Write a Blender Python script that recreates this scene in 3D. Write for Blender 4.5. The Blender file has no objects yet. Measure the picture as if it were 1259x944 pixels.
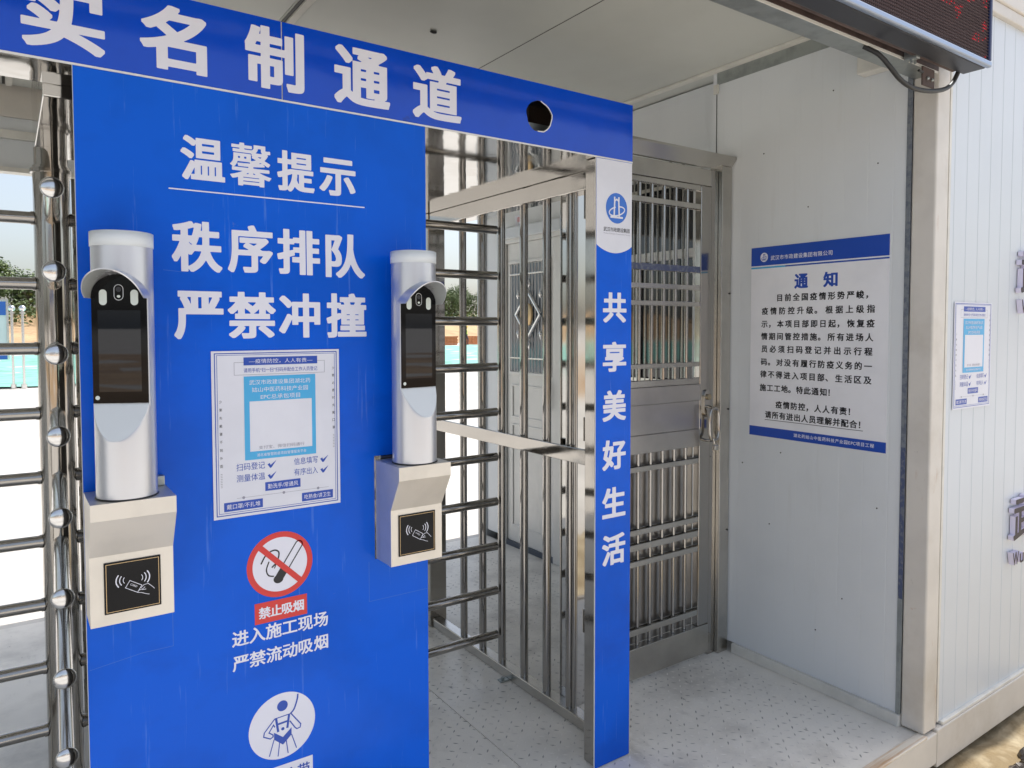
import bpy, bmesh, math, random
from mathutils import Vector, Matrix, noise
R = math.radians
random.seed(7)
S = bpy.context.scene
COL = S.collection

# ------------------------------------------------------------------ camera
cam = bpy.data.cameras.new('camera')
co = bpy.data.objects.new('camera', cam); COL.objects.link(co)
co.location = (0, 0, 1.45)
_y, _p, _r = .6075, -.0408, -.0014
_f = Vector((math.sin(_y)*math.cos(_p), math.cos(_y)*math.cos(_p), math.sin(_p)))
_ri = Vector((math.cos(_y), -math.sin(_y), 0)); _u = _ri.cross(_f)
_ri, _u = math.cos(_r)*_ri+math.sin(_r)*_u, -math.sin(_r)*_ri+math.cos(_r)*_u
co.matrix_world = Matrix(((_ri.x, _u.x, -_f.x, 0), (_ri.y, _u.y, -_f.y, 0), (_ri.z, _u.z, -_f.z, 1.45), (0, 0, 0, 1)))
cam.sensor_width = 36; cam.lens = 893.68/1259*36
cam.shift_y = -32.46/1259
cam.clip_start = .02; cam.clip_end = 3000
S.camera = co

# ------------------------------------------------------------------ light
SUN_EL, SUN_AZ = R(64), R(89)          # azimuth from +Y (into the gate) towards +X
w = bpy.data.worlds.new('World'); S.world = w; w.use_nodes = True
nt = w.node_tree; bg = nt.nodes['Background']
sky = nt.nodes.new('ShaderNodeTexSky'); sky.sky_type = 'NISHITA'; sky.sun_disc = False
sky.sun_elevation = SUN_EL; sky.sun_rotation = SUN_AZ
sky.air_density = 1.0; sky.dust_density = 3.0; sky.ozone_density = .6
hs_ = nt.nodes.new('ShaderNodeHueSaturation'); hs_.inputs['Saturation'].default_value = .66      # hazy, milky daylight
nt.links.new(sky.outputs[0], hs_.inputs['Color']); nt.links.new(hs_.outputs[0], bg.inputs[0]); bg.inputs[1].default_value = .15
sun = bpy.data.lights.new('sun', 'SUN'); sun.energy = 4.3; sun.angle = R(.6); sun.color = (1, .968, .92)
so = bpy.data.objects.new('sun', sun); COL.objects.link(so)
_d = Vector((math.sin(SUN_AZ)*math.cos(SUN_EL), math.cos(SUN_AZ)*math.cos(SUN_EL), math.sin(SUN_EL)))
so.rotation_euler = _d.to_track_quat('Z', 'Y').to_euler(); so.location = _d*30
S.view_settings.view_transform = 'Standard'; S.view_settings.look = 'None'
S.view_settings.gamma = 1; S.view_settings.exposure = .60
S.cycles.max_bounces = 10; S.cycles.diffuse_bounces = 5; S.cycles.glossy_bounces = 6

# ------------------------------------------------------------------ materials
def mat(name, col, rough=.5, metal=0, var=0, vscale=4, vcol=None, vlo=.45, vhi=.65, bump=0, bscale=40, bstretch=(1, 1, 1),
        vstretch=(1, 1, 1), spec=None, coat=0, rvar=0, aniso=0, bdist=.002, detail=4):
    m = bpy.data.materials.new(name); m.use_nodes = True
    t = m.node_tree; b = t.nodes['Principled BSDF']; L = t.links.new
    b.inputs['Base Color'].default_value = (*col, 1); b.inputs['Roughness'].default_value = rough
    b.inputs['Metallic'].default_value = metal
    if spec is not None: b.inputs['Specular IOR Level'].default_value = spec
    if coat: b.inputs['Coat Weight'].default_value = coat; b.inputs['Coat Roughness'].default_value = .08
    m.diffuse_color = (*col, 1)
    if var or bump or rvar:
        g = t.nodes.new('ShaderNodeNewGeometry')
    if var or rvar:
        mp = t.nodes.new('ShaderNodeMapping'); mp.inputs['Scale'].default_value = vstretch
        L(g.outputs['Position'], mp.inputs[0])
        n = t.nodes.new('ShaderNodeTexNoise'); n.inputs['Scale'].default_value = vscale; n.inputs['Detail'].default_value = detail
        n.inputs['Roughness'].default_value = .6
        L(mp.outputs[0], n.inputs['Vector'])
        r = t.nodes.new('ShaderNodeMapRange'); r.inputs[1].default_value = vlo; r.inputs[2].default_value = vhi
        L(n.outputs[0], r.inputs[0])
        if var:
            mx = t.nodes.new('ShaderNodeMix'); mx.data_type = 'RGBA'
            mx.inputs[6].default_value = (*col, 1)
            mx.inputs[7].default_value = (*(vcol or tuple(c*(1-var) for c in col)), 1)
            if vcol:
                q = t.nodes.new('ShaderNodeMath'); q.operation = 'MULTIPLY'; q.inputs[1].default_value = var
                L(r.outputs[0], q.inputs[0]); L(q.outputs[0], mx.inputs[0])
            else: L(r.outputs[0], mx.inputs[0])
            L(mx.outputs[2], b.inputs['Base Color'])
        if rvar:
            rr = t.nodes.new('ShaderNodeMapRange'); rr.inputs[3].default_value = rough; rr.inputs[4].default_value = rough+rvar
            L(r.outputs[0], rr.inputs[0]); L(rr.outputs[0], b.inputs['Roughness'])
    if bump:
        mp2 = t.nodes.new('ShaderNodeMapping'); mp2.inputs['Scale'].default_value = bstretch
        L(g.outputs['Position'], mp2.inputs[0])
        n2 = t.nodes.new('ShaderNodeTexNoise'); n2.inputs['Scale'].default_value = bscale; n2.inputs['Detail'].default_value = 3
        L(mp2.outputs[0], n2.inputs['Vector'])
        bp = t.nodes.new('ShaderNodeBump'); bp.inputs['Strength'].default_value = bump; bp.inputs['Distance'].default_value = bdist
        L(n2.outputs[0], bp.inputs['Height']); L(bp.outputs[0], b.inputs['Normal'])
    return m

def add_specks(m, col, scale, lo, hi, stretch=(1, 1, 1), amount=1, detail=6):
    """a second layer of stains over whatever feeds the base colour"""
    t = m.node_tree; b = t.nodes['Principled BSDF']; L = t.links.new
    g = t.nodes.new('ShaderNodeNewGeometry'); mp = t.nodes.new('ShaderNodeMapping'); mp.inputs['Scale'].default_value = stretch
    L(g.outputs['Position'], mp.inputs[0])
    n = t.nodes.new('ShaderNodeTexNoise'); n.inputs['Scale'].default_value = scale; n.inputs['Detail'].default_value = detail
    n.inputs['Roughness'].default_value = .65; L(mp.outputs[0], n.inputs['Vector'])
    r = t.nodes.new('ShaderNodeMapRange'); r.inputs[1].default_value = lo; r.inputs[2].default_value = hi; r.inputs[4].default_value = amount
    L(n.outputs[0], r.inputs[0])
    mx = t.nodes.new('ShaderNodeMix'); mx.data_type = 'RGBA'; mx.inputs[7].default_value = (*col, 1)
    src = b.inputs['Base Color']
    if src.is_linked: L(src.links[0].from_socket, mx.inputs[6])
    else: mx.inputs[6].default_value = src.default_value
    L(r.outputs[0], mx.inputs[0]); L(mx.outputs[2], b.inputs['Base Color'])
    return m

M = {}
M['vinyl'] = mat('blue_vinyl', (.0015, .112, .70), .2, 0, .14, 3, spec=.18, bump=.25, bscale=7, bstretch=(1, 1, .55), bdist=.006)
add_specks(M['vinyl'], (.12, .27, .74), 6, .61, .68, (11, 11, .45), .4)
add_specks(M['vinyl'], (.15, .20, .40), 17, .70, .76, (1, 1, 1), .5)
add_specks(M['vinyl'], (.004, .06, .42), 2.2, .52, .7, (1, 1, 1.6), .4)
M['vinyl_band'] = mat('blue_vinyl_band', (.0015, .066, .58), .10, 0, .12, 3, spec=.5, bump=.2, bscale=6, bdist=.006)
add_specks(M['vinyl_band'], (.02, .03, .12), 5, .68, .74, (1, 1, 1.5), .5)
M['print_white'] = mat('white_print', (.78, .78, .86), .3)
M['sheet_white'] = mat('white_sheet', (.76, .77, .84), .32, 0, .06, 5, bump=.25, bscale=9, bdist=.004)
M['board_back'] = mat('dark_board_back', (.07, .06, .055), .6, 0, .3, 9)
M['board_edge'] = mat('white_board_edge', (.75, .75, .75), .5)
M['notice_white'] = mat('notice_paper', (.86, .86, .89), .35, 0, .05, 5, bump=.35, bscale=8, bdist=.004)
M['ink_blue'] = mat('blue_ink', (.012, .07, .43), .3)
M['ink_cyan'] = mat('cyan_ink', (.06, .42, .76), .3)
M['ink_black'] = mat('black_ink', (.012, .012, .016), .4)
M['ink_grey'] = mat('grey_ink', (.3, .3, .36), .4)
M['ink_red'] = mat('red_ink', (.66, .035, .03), .3)
M['logo_blue'] = mat('logo_blue_ink', (.03, .16, .62), .3)
M['mirror'] = mat('polished_steel', (.44, .42, .39), .07, 1, bump=.12, bscale=9, bdist=.004, bstretch=(1, 1, .3), rvar=.08, vscale=7)
M['mirror_flat'] = mat('polished_steel_sheet', (.52, .51, .49), .045, 1, bump=.35, bscale=3.2, bdist=.006, bstretch=(1, 1, .5), rvar=.06, vscale=4)
M['tube'] = mat('steel_tube', (.385, .37, .35), .12, 1, rvar=.1, vscale=12)
M['brushed'] = mat('brushed_steel', (.57, .55, .51), .27, 1, .15, 5, bump=.1, bscale=60, bstretch=(1, 1, .05), bdist=.0006)
M['brushed_h'] = mat('brushed_steel_plate', (.50, .48, .46), .3, 1, .18, 3, bump=.1, bscale=60, bstretch=(.05, .05, 1), bdist=.0006)
M['boxsteel'] = mat('card_box_steel', (.74, .70, .63), .42, .7, .08, 9, bump=.06, bscale=90, bstretch=(.06, .06, 1), bdist=.0004)
add_specks(M['boxsteel'], (.35, .31, .26), 60, .72, .76, (1, 1, .6), .6)
M['panel'] = mat('white_sandwich_panel', (.72, .745, .76), .3, 0, .05, 1.6, bump=.15, bscale=2.2, bdist=.006)
add_specks(M['panel'], (.25, .24, .22), 38, .735, .76, (1, 1, 1), .6)
add_specks(M['panel'], (.50, .49, .45), 5, .60, .76, (3, 3, .3), .16)
M['panel_out'] = mat('outer_sandwich_panel', (.63, .67, .71), .28, 0, .04, 1.6, bump=.12, bscale=2.2, bdist=.006)
M['ceiling'] = mat('ceiling_panel_paint', (.585, .595, .555), .38, 0, .1, 1.1, bump=.12, bscale=2.0, bdist=.006)
M['cream'] = mat('cream_paint', (.69, .65, .59), .42, 0, .1, 3, bump=.15, bscale=45, bdist=.0008)
add_specks(M['cream'], (.45, .22, .09), 9, .70, .76, (1, 1, 2.5), .7)
add_specks(M['cream'], (.3, .28, .25), 30, .68, .74, (1, 1, 1), .5)
add_specks(M['cream'], (.46, .40, .31), 2.3, .52, .66, (1, 1, 1), .4)
add_specks(M['cream'], (.42, .20, .08), 14, .64, .70, (1, 1, .25), .35)
M['rusty'] = mat('rust_streaked_cream', (.74, .68, .58), .45, 0, .8, 5, vcol=(.50, .27, .10), vlo=.46, vhi=.60, vstretch=(.5, 9, 1), bump=.3, bscale=40)
M['trim'] = mat('white_trim', (.74, .72, .66), .45, 0, .12, 8, bump=.2, bscale=30)
M['angle'] = mat('dark_angle_steel', (.24, .26, .28), .4, .4, .6, 40, vcol=(.10, .12, .18), vlo=.45, vhi=.6)
M['galv'] = mat('galvanised_steel', (.40, .43, .42), .42, .85, .2, 14, bump=.1, bscale=50)
M['film'] = mat('blue_protective_film', (.07, .09, .17), .45, 0, .8, 60, vcol=(.18, .19, .22), vlo=.5, vhi=.62, bump=.5, bscale=60)
M['led_case'] = mat('led_case', (.035, .037, .045), .4, .3)
M['led_trim'] = mat('led_aluminium_trim', (.34, .40, .50), .3, .9)
M['led_side'] = mat('led_side_trim', (.03, .04, .10), .35, .3)
M['led_face'] = mat('led_face', (.018, .012, .014), .5)
M['led_slat'] = mat('led_louvre', (.17, .125, .135), .4)
M['dark_brown'] = mat('dark_brown_steel', (.10, .065, .055), .6, 0, .4, 12)  # shade is put into this brown for the lintel face and header recess
M['black'] = mat('black_plastic', (.012, .012, .013), .35)
M['rubber'] = mat('black_cable', (.02, .02, .02), .5)
M['glass_black'] = mat('black_glass', (.004, .004, .005), .06, 0, spec=.22)
M['display'] = mat('display_glass', (.008, .010, .014), .02, 0, spec=.5)
M['silver'] = mat('satin_silver', (.66, .67, .70), .3, .75, rvar=.05, vscale=10)
M['cap'] = mat('frosted_cap', (.72, .76, .78), .3, 0, spec=.5)
M['visor_in'] = mat('visor_liner', (.42, .44, .44), .35, .2)
M['lightglass'] = mat('pale_lamp_glass', (.66, .72, .68), .25)
M['dark_slate'] = mat('slate_painted_sill', (.05, .065, .09), .4)
M['gold'] = mat('gold_line', (.55, .40, .22), .3, .8)
M['brass'] = mat('lock_brass', (.45, .38, .26), .3, 1)
M['door_white'] = mat('pale_door_steel', (.70, .69, .66), .35, .1, .08, 4, bump=.3, bscale=25)
M['dark_glass'] = mat('dark_window_glass', (.012, .015, .02), .04, 0, spec=.8)
M['door_glass'] = mat('door_glass', (.20, .24, .28), .06, 0, spec=.7)
M['win_frame'] = mat('white_window_frame', (.72, .72, .72), .35)
M['letter_face'] = mat('brown_letter_face', (.022, .013, .022), .5)
M['letter_side'] = mat('lavender_letter_side', (.74, .70, .86), .35)
M['red_lit'] = bpy.data.materials.new('red_led'); M['red_lit'].use_nodes = True
_b = M['red_lit'].node_tree.nodes['Principled BSDF']; _b.inputs['Base Color'].default_value = (.4, .01, .02, 1)
_b.inputs['Emission Color'].default_value = (1, .03, .06, 1); _b.inputs['Emission Strength'].default_value = .65
# floor paint: pale grey with black scuffs
M['floor'] = mat('grey_floor_paint', (.86, .82, .74), .33, 0, .12, 2.4, bump=.3, bscale=35, bdist=.001)
add_specks(M['floor'], (.50, .47, .42), 3.2, .52, .72, (1, 1, 1), .5)
add_specks(M['floor'], (.10, .09, .08), 26, .66, .70, (1.0, .45, 1), .7)
add_specks(M['floor'], (.42, .39, .34), 1.6, .50, .66, (1, 1, 1), .4)
add_specks(M['floor'], (.30, .27, .23), 6, .60, .72, (1.6, .6, 1), .35)
add_specks(M['floor'], (.42, .22, .09), 4, .70, .76, (1, 3, 1), .5)
add_specks(M['floor'], (.08, .07, .065), 70, .69, .72, (1, 2.6, 1), .8)
M['tread'] = mat('tread_paint', (.88, .84, .77), .32, 0, .75, 15, vcol=(.10, .09, .08), vlo=.45, vhi=.58)
M['concrete'] = mat('dusty_concrete', (.48, .462, .43), .85, 0, .18, .7, bump=.4, bscale=12, bdist=.006)
add_specks(M['concrete'], (.30, .27, .23), .35, .5, .7, (1, 3, 1), .6)
M['mud'] = mat('yellow_mud', (.33, .27, .17), .75, 0, .9, 5, vcol=(.16, .11, .045), vlo=.42, vhi=.6, bump=.8, bscale=18, bdist=.02)
M['clod'] = mat('wet_dark_clod', (.07, .055, .045), .5, 0, .6, 30, vcol=(.35, .31, .26), vlo=.5, vhi=.62, bump=.8, bscale=60, bdist=.01)
M['bank'] = mat('ochre_soil', (.42, .29, .16), .9, 0, .8, .25, vcol=(.24, .15, .08), vlo=.4, vhi=.65, bump=.8, bscale=1.2, bdist=.3)
M['net'] = mat('green_dust_net', (.19, .43, .36), .8, 0, .3, 1.5, bump=.6, bscale=3, bdist=.1)
M['leaf'] = mat('tree_leaves', (.055, .095, .03), .6, 0, .9, .9, vcol=(.10, .14, .035), vlo=.35, vhi=.65)
M['bark'] = mat('tree_bark', (.10, .08, .055), .9, 0, .4, 8, bump=.6, bscale=30)
M['chrome_pole'] = mat('bright_pole', (.70, .70, .70), .15, 1)
M['vest'] = mat('hi_vis_vest', (.45, .62, .05), .7)
M['cloth_dark'] = mat('dark_cloth', (.04, .035, .06), .8, 0, .3, 9)
M['skin'] = mat('skin', (.35, .20, .14), .5)
M['hair'] = mat('helmet_yellow', (.6, .4, .03), .35)
M['brick'] = mat('orange_brick', (.45, .15, .05), .85, 0, .3, 9)
M['site_white'] = mat('site_panel_white', (.68, .69, .70), .4, 0, .08, .5)
M['site_blue'] = mat('site_panel_blue', (.03, .12, .45), .4)

# ------------------------------------------------------------------ helpers
ORG = {}
def _link(o, parent):
    COL.objects.link(o)
    if parent is not None: o.parent = parent
    return o
def thing(name, label, cat, loc=(0, 0, 0), rz=0, group=None, local=False):
    o = bpy.data.objects.new(name, None); COL.objects.link(o)
    o.empty_display_size = .1
    o.location = loc; o.rotation_euler = (0, 0, rz); o['label'] = label; o['category'] = cat
    if group: o['group'] = group
    ORG[o.name] = Vector((0, 0, 0)) if local else Vector(loc)
    return o
def tag(o, label=None, cat=None, group=None, kind=None):
    for k, v in (('label', label), ('category', cat), ('group', group), ('kind', kind)):
        if v: o[k] = v
    return o
class MB:
    def __init__(s): s.v = []; s.f = []; s.sm = []; s.mi = []; s.cur = 0
    def add(s, vs, fs, smooth=False):
        n = len(s.v); s.v += [tuple(p) for p in vs]
        for f in fs: s.f.append(tuple(i+n for i in f)); s.sm.append(smooth); s.mi.append(s.cur)
        return s
    def box(s, x0, y0, z0, x1, y1, z1):
        return s.add([(x0, y0, z0), (x1, y0, z0), (x1, y1, z0), (x0, y1, z0), (x0, y0, z1), (x1, y0, z1), (x1, y1, z1), (x0, y1, z1)],
                     [(0, 3, 2, 1), (4, 5, 6, 7), (0, 1, 5, 4), (1, 2, 6, 5), (2, 3, 7, 6), (3, 0, 4, 7)])
    def bbox(s, x0, y0, z0, x1, y1, z1, b=.003):
        bm = bmesh.new(); bmesh.ops.create_cube(bm, size=1)
        for v in bm.verts:
            v.co = Vector(((x0+x1)/2+v.co.x*(x1-x0), (y0+y1)/2+v.co.y*(y1-y0), (z0+z1)/2+v.co.z*(z1-z0)))
        bmesh.ops.bevel(bm, geom=bm.edges[:], offset=b, segments=2, affect='EDGES', profile=.5)
        bm.verts.ensure_lookup_table()
        s.add([v.co[:] for v in bm.verts], [[v.index for v in f.verts] for f in bm.faces]); bm.free(); return s
    def prism(s, poly, axis, a, b):
        """extrude a 2D polygon along an axis: 'x' (poly in y,z), 'y' (x,z), 'z' (x,y)"""
        n = len(poly)
        mk = {'x': lambda p, t: (t, p[0], p[1]), 'y': lambda p, t: (p[0], t, p[1]), 'z': lambda p, t: (p[0], p[1], t)}[axis]
        vs = [mk(p, a) for p in poly]+[mk(p, b) for p in poly]
        fs = [tuple(range(n))[::-1], tuple(range(n, 2*n))]+[(i, (i+1) % n, n+(i+1) % n, n+i) for i in range(n)]
        s.add(vs, fs); s.fix = True; return s
    def tube(s, pts, r, n=16, caps=True, smooth=True):
        pts = [Vector(p) for p in pts]; rings = []; base = len(s.v)
        rr = r if isinstance(r, (list, tuple)) else [r]*len(pts)
        t0 = (pts[1]-pts[0]).normalized(); up = Vector((0, 0, 1)) if abs(t0.z) < .9 else Vector((1, 0, 0))
        a = t0.cross(up).normalized()
        vs = []
        for i, p in enumerate(pts):
            t = (pts[min(i+1, len(pts)-1)]-pts[max(i-1, 0)]).normalized()
            a = (a-t*a.dot(t)).normalized(); b = t.cross(a)
            vs += [p+(a*math.cos(2*math.pi*k/n)+b*math.sin(2*math.pi*k/n))*rr[i] for k in range(n)]
        fs = [(i*n+k, i*n+(k+1) % n, (i+1)*n+(k+1) % n, (i+1)*n+k) for i in range(len(pts)-1) for k in range(n)]
        s.add(vs, fs, smooth)
        if caps:
            m = len(pts)-1
            s.add([vs[k] for k in range(n)], [tuple(range(n))[::-1]])
            s.add([vs[m*n+k] for k in range(n)], [tuple(range(n))])
        return s
    def sphere(s, c, r, n=20, m=12, sq=(1, 1, 1)):
        vs = [(c[0], c[1], c[2]+r*sq[2])]; 
        for i in range(1, m):
            for k in range(n):
                a, b = math.pi*i/m, 2*math.pi*k/n
                vs.append((c[0]+r*sq[0]*math.sin(a)*math.cos(b), c[1]+r*sq[1]*math.sin(a)*math.sin(b), c[2]+r*sq[2]*math.cos(a)))
        vs.append((c[0], c[1], c[2]-r*sq[2])); e = len(vs)-1
        fs = [(0, 1+k, 1+(k+1) % n) for k in range(n)]+[(e, 1+(m-2)*n+(k+1) % n, 1+(m-2)*n+k) for k in range(n)]
        fs += [(1+i*n+k, 1+(i+1)*n+k, 1+(i+1)*n+(k+1) % n, 1+i*n+(k+1) % n) for i in range(m-2) for k in range(n)]
        return s.add(vs, fs, True)
    def flat(s, poly, d=0):
        """flat convex polygon in x,z facing -Y at y=-d"""
        return s.add([(p[0], -d, p[1]) for p in poly], [tuple(range(len(poly)))])
    def rect(s, x0, z0, x1, z1, d=0): return s.flat([(x0, z0), (x1, z0), (x1, z1), (x0, z1)], d)
    def stroke(s, pts, wd, d=0, closed=False):
        """flat mitred line in x,z facing -Y"""
        P = [Vector(p) for p in pts]; n = len(P); A = []; B = []
        for i in range(n):
            p0 = P[(i-1) % n] if (closed or i > 0) else None; p1 = P[(i+1) % n] if (closed or i < n-1) else None
            d0 = (P[i]-p0).normalized() if p0 is not None else (p1-P[i]).normalized()
            d1 = (p1-P[i]).normalized() if p1 is not None else d0
            t = (d0+d1); t = t.normalized() if t.length > .01 else d0
            nn = Vector((-t.y, t.x)); k = 1/max(.35, abs(nn.dot(Vector((-d0.y, d0.x)))))
            A.append(P[i]+nn*wd/2*k); B.append(P[i]-nn*wd/2*k)
        for i in range(n if closed else n-1):
            j = (i+1) % n; s.flat([B[i], B[j], A[j], A[i]], d)
        return s
    def disc(s, cx, cz, rx, rz=None, d=0, n=40, a0=0):
        rz = rz or rx
        return s.flat([(cx+rx*math.cos(2*math.pi*k/n), cz+rz*math.sin(2*math.pi*k/n)) for k in range(n)], d)
    def build(s, name, m, parent=None, **kw):
        org = ORG.get(parent.name, Vector((0, 0, 0))) if parent is not None else kw.pop('org', Vector((0, 0, 0)))
        me = bpy.data.meshes.new(name)
        me.from_pydata([(p[0]-org[0], p[1]-org[1], p[2]-org[2]) for p in s.v], [], s.f)
        ms = m if isinstance(m, list) else [m]
        for q in ms: me.materials.append(M[q])
        me.polygons.foreach_set('use_smooth', s.sm); me.polygons.foreach_set('material_index', s.mi)
        if getattr(s, 'fix', False):
            bm = bmesh.new(); bm.from_mesh(me); bmesh.ops.recalc_face_normals(bm, faces=bm.faces[:]); bm.to_mesh(me); bm.free()
        me.update()
        o = bpy.data.objects.new(name, me); _link(o, parent)
        if parent is not None: ORG[o.name] = org
        else: o.location = org
        tag(o, **kw); return o

def from_curve_mesh(polys, name, m, parent, d0, thick):
    """board with holes: polys in (x,z), first is the outline; front face at y=-d0, body behind it"""
    c = bpy.data.curves.new(name, 'CURVE'); c.dimensions = '2D'; c.fill_mode = 'BOTH'; c.extrude = thick/2
    for poly in polys:
        sp = c.splines.new('POLY'); sp.points.add(len(poly)-1); sp.use_cyclic_u = True
        for i, p in enumerate(poly): sp.points[i].co = (p[0], p[1], 0, 1)
    t = bpy.data.objects.new('tmp', c); COL.objects.link(t)
    me = bpy.data.meshes.new_from_object(t.evaluated_get(bpy.context.evaluated_depsgraph_get()))
    bpy.data.objects.remove(t); bpy.data.curves.remove(c)
    b = MB(); b.add([(v.co.x, -d0+thick/2-v.co.z, v.co.y) for v in me.vertices], [tuple(p.vertices) for p in me.polygons]); b.fix = True
    b.mi = [0 if (abs(b.v[f[0]][1]+d0) < 1e-5 and abs(b.v[f[1]][1]+d0) < 1e-5 and abs(b.v[f[2]][1]+d0) < 1e-5) else 1 for f in b.f]
    bpy.data.meshes.remove(me)
    return b

# --- lettering: outlines of the built-in font turned into meshes
_plain = {}
def text_mesh(sx):
    if sx not in _plain:
        c = bpy.data.curves.new('t', 'FONT'); c.body = sx
        t = bpy.data.objects.new('t', c); COL.objects.link(t)
        me = bpy.data.meshes.new_from_object(t.evaluated_get(bpy.context.evaluated_depsgraph_get()))
        _plain[sx] = ([(v.co.x, v.co.y) for v in me.vertices], [tuple(p.vertices) for p in me.polygons])
        bpy.data.objects.remove(t); bpy.data.curves.remove(c); bpy.data.meshes.remove(me)
    return _plain[sx]
import numpy as np
_bold = {}
def bold_mesh(ch, wx, wz, N):
    """thicken a character: square-cornered offset of its outline, meshed by marching squares"""
    key = (ch, wx, wz, N)
    if key in _bold: return _bold[key]
    vs, fs = text_mesh(ch); V = np.array(vs)
    # weld and find boundary edges
    idx = {}; wmap = []
    for p in vs:
        k = (round(p[0], 5), round(p[1], 5)); wmap.append(idx.setdefault(k, len(idx)))
    W = np.zeros((len(idx), 2))
    for i, p in enumerate(vs): W[wmap[i]] = p
    cnt = {}
    for f in fs:
        f = [wmap[i] for i in f]
        for a, b in zip(f, f[1:]+f[:1]):
            if a != b: cnt[(min(a, b), max(a, b))] = cnt.get((min(a, b), max(a, b)), 0)+1
    seg = np.array([(*W[a], *W[b]) for (a, b), c in cnt.items() if c % 2])
    x0, x1 = V[:, 0].min()-wx*1.6-.01, V[:, 0].max()+wx*1.6+.01; z0, z1 = V[:, 1].min()-wz*1.6-.01, V[:, 1].max()+wz*1.6+.01
    h = max(x1-x0, z1-z0)/N; nx, nz = int((x1-x0)/h)+2, int((z1-z0)/h)+2
    gx = x0+np.arange(nx)*h; gz = z0+np.arange(nz)*h
    samp = []
    for a in seg:
        L = math.hypot(a[2]-a[0], a[3]-a[1]); k = max(2, int(L/(h*.8))+1); t = np.linspace(0, 1, k)
        samp.append(np.stack([a[0]+(a[2]-a[0])*t, a[1]+(a[3]-a[1])*t], 1))
    P = np.concatenate(samp)
    # chebyshev-like distance, scaled per axis
    DX = np.abs(gx[:, None]-P[None, :, 0])/wx; DZ = np.abs(gz[:, None]-P[None, :, 1])/wz
    D = np.empty((nx, nz))
    for i in range(nx):
        a = DX[i]; keep = a < 2.0
        if not keep.any(): D[i] = 2; continue
        D[i] = np.minimum(2, np.maximum(a[keep][None, :], DZ[:, keep]).min(1)) if False else np.minimum(2, ((a[keep][None, :]**6+DZ[:, keep]**6)**(1/6)).min(1))
    # inside test: even-odd crossing along x
    ins = np.zeros((nx, nz), bool)
    for j in range(nz):
        z = gz[j]+1e-7
        m = (seg[:, 1] > z) != (seg[:, 3] > z)
        if m.any():
            q = seg[m]; xc = np.sort(q[:, 0]+(z-q[:, 1])/(q[:, 3]-q[:, 1])*(q[:, 2]-q[:, 0]))
            ins[:, j] = np.searchsorted(xc, gx) % 2 == 1
    F = np.where(ins, -1., D-1.)*1.0
    F[np.abs(F) < 1e-4] = 1e-4
    verts = []; vid = {}; faces = []
    def vid_of(x, z):
        k = (round(x, 5), round(z, 5))
        if k not in vid: vid[k] = len(verts); verts.append((x, z))
        return vid[k]
    I = F < 0
    full = I[:-1, :-1] & I[1:, :-1] & I[1:, 1:] & I[:-1, 1:]
    some = (I[:-1, :-1] | I[1:, :-1] | I[1:, 1:] | I[:-1, 1:]) & ~full
    for j in range(nz-1):
        i = 0
        while i < nx-1:
            if full[i, j]:
                k = i
                while k < nx-1 and full[k, j]: k += 1
                faces.append((vid_of(gx[i], gz[j]), vid_of(gx[k], gz[j]), vid_of(gx[k], gz[j+1]), vid_of(gx[i], gz[j+1])))
                i = k
            else: i += 1
    for i, j in zip(*np.nonzero(some)):
        c = [(i, j), (i+1, j), (i+1, j+1), (i, j+1)]; poly = []
        for k in range(4):
            a, b = c[k], c[(k+1) % 4]; fa, fb = F[a], F[b]
            if fa < 0: poly.append((gx[a[0]], gz[a[1]]))
            if (fa < 0) != (fb < 0):
                t = fa/(fa-fb); poly.append((gx[a[0]]+(gx[b[0]]-gx[a[0]])*t, gz[a[1]]+(gz[b[1]]-gz[a[1]])*t))
        ids = []
        for p in poly:
            q = vid_of(*p)
            if not ids or q != ids[-1]: ids.append(q)
        if len(ids) > 1 and ids[0] == ids[-1]: ids.pop()
        if len(ids) >= 3: faces.append(tuple(ids))
    _bold[key] = (verts, faces); return _bold[key]

def letters(name, sx, x0, z0, x1, z1, d, m, parent, bold=None, N=72, into=None, **kw):
    """one character or line stretched to the box x0..x1, z0..z1 at y=-d; bold=(wx,wz) in em"""
    vs, fs = bold_mesh(sx, bold[0], bold[1], N) if bold else text_mesh(sx)
    xs = [v[0] for v in vs]; zs = [v[1] for v in vs]; a, b, c, e = min(xs), max(xs), min(zs), max(zs)
    P = [(x0+(v[0]-a)/(b-a)*(x1-x0), -d, z0+(v[1]-c)/(e-c)*(z1-z0)) for v in vs]
    mb = into or MB(); mb.add(P, fs)
    return mb if into is not None else mb.build(name, m, parent, **kw)
def line(name, sx, x0, x1, zc, size, d, m, parent, bold=None, N=40, slope=0, **kw):
    """a line of characters at even pitch from x0 to x1, body height 'size', centred on zc"""
    mb = MB(); wdt = [(.56 if ord(c) < 255 else 1) for c in sx]; tot = sum(wdt); x = 0
    for c, q in zip(sx, wdt):
        if c not in ' ':
            vs, fs = bold_mesh(c, bold[0], bold[1], N) if bold else text_mesh(c)
            px = x0+(x1-x0)*(x/tot); pw = (x1-x0)*q/tot
            xs = [v[0] for v in vs]; cx = (min(xs)+max(xs))/2
            left = c in '，。！、'
            off = (px if left else px+pw/2-cx*size)
            P = [(off+v[0]*size, -d, zc+(v[1]-.36)*size+slope*((px-x0)/(x1-x0))) for v in vs]
            mb.add(P, fs)
        x += q
    return mb.build(name, m, parent, **kw)

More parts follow.
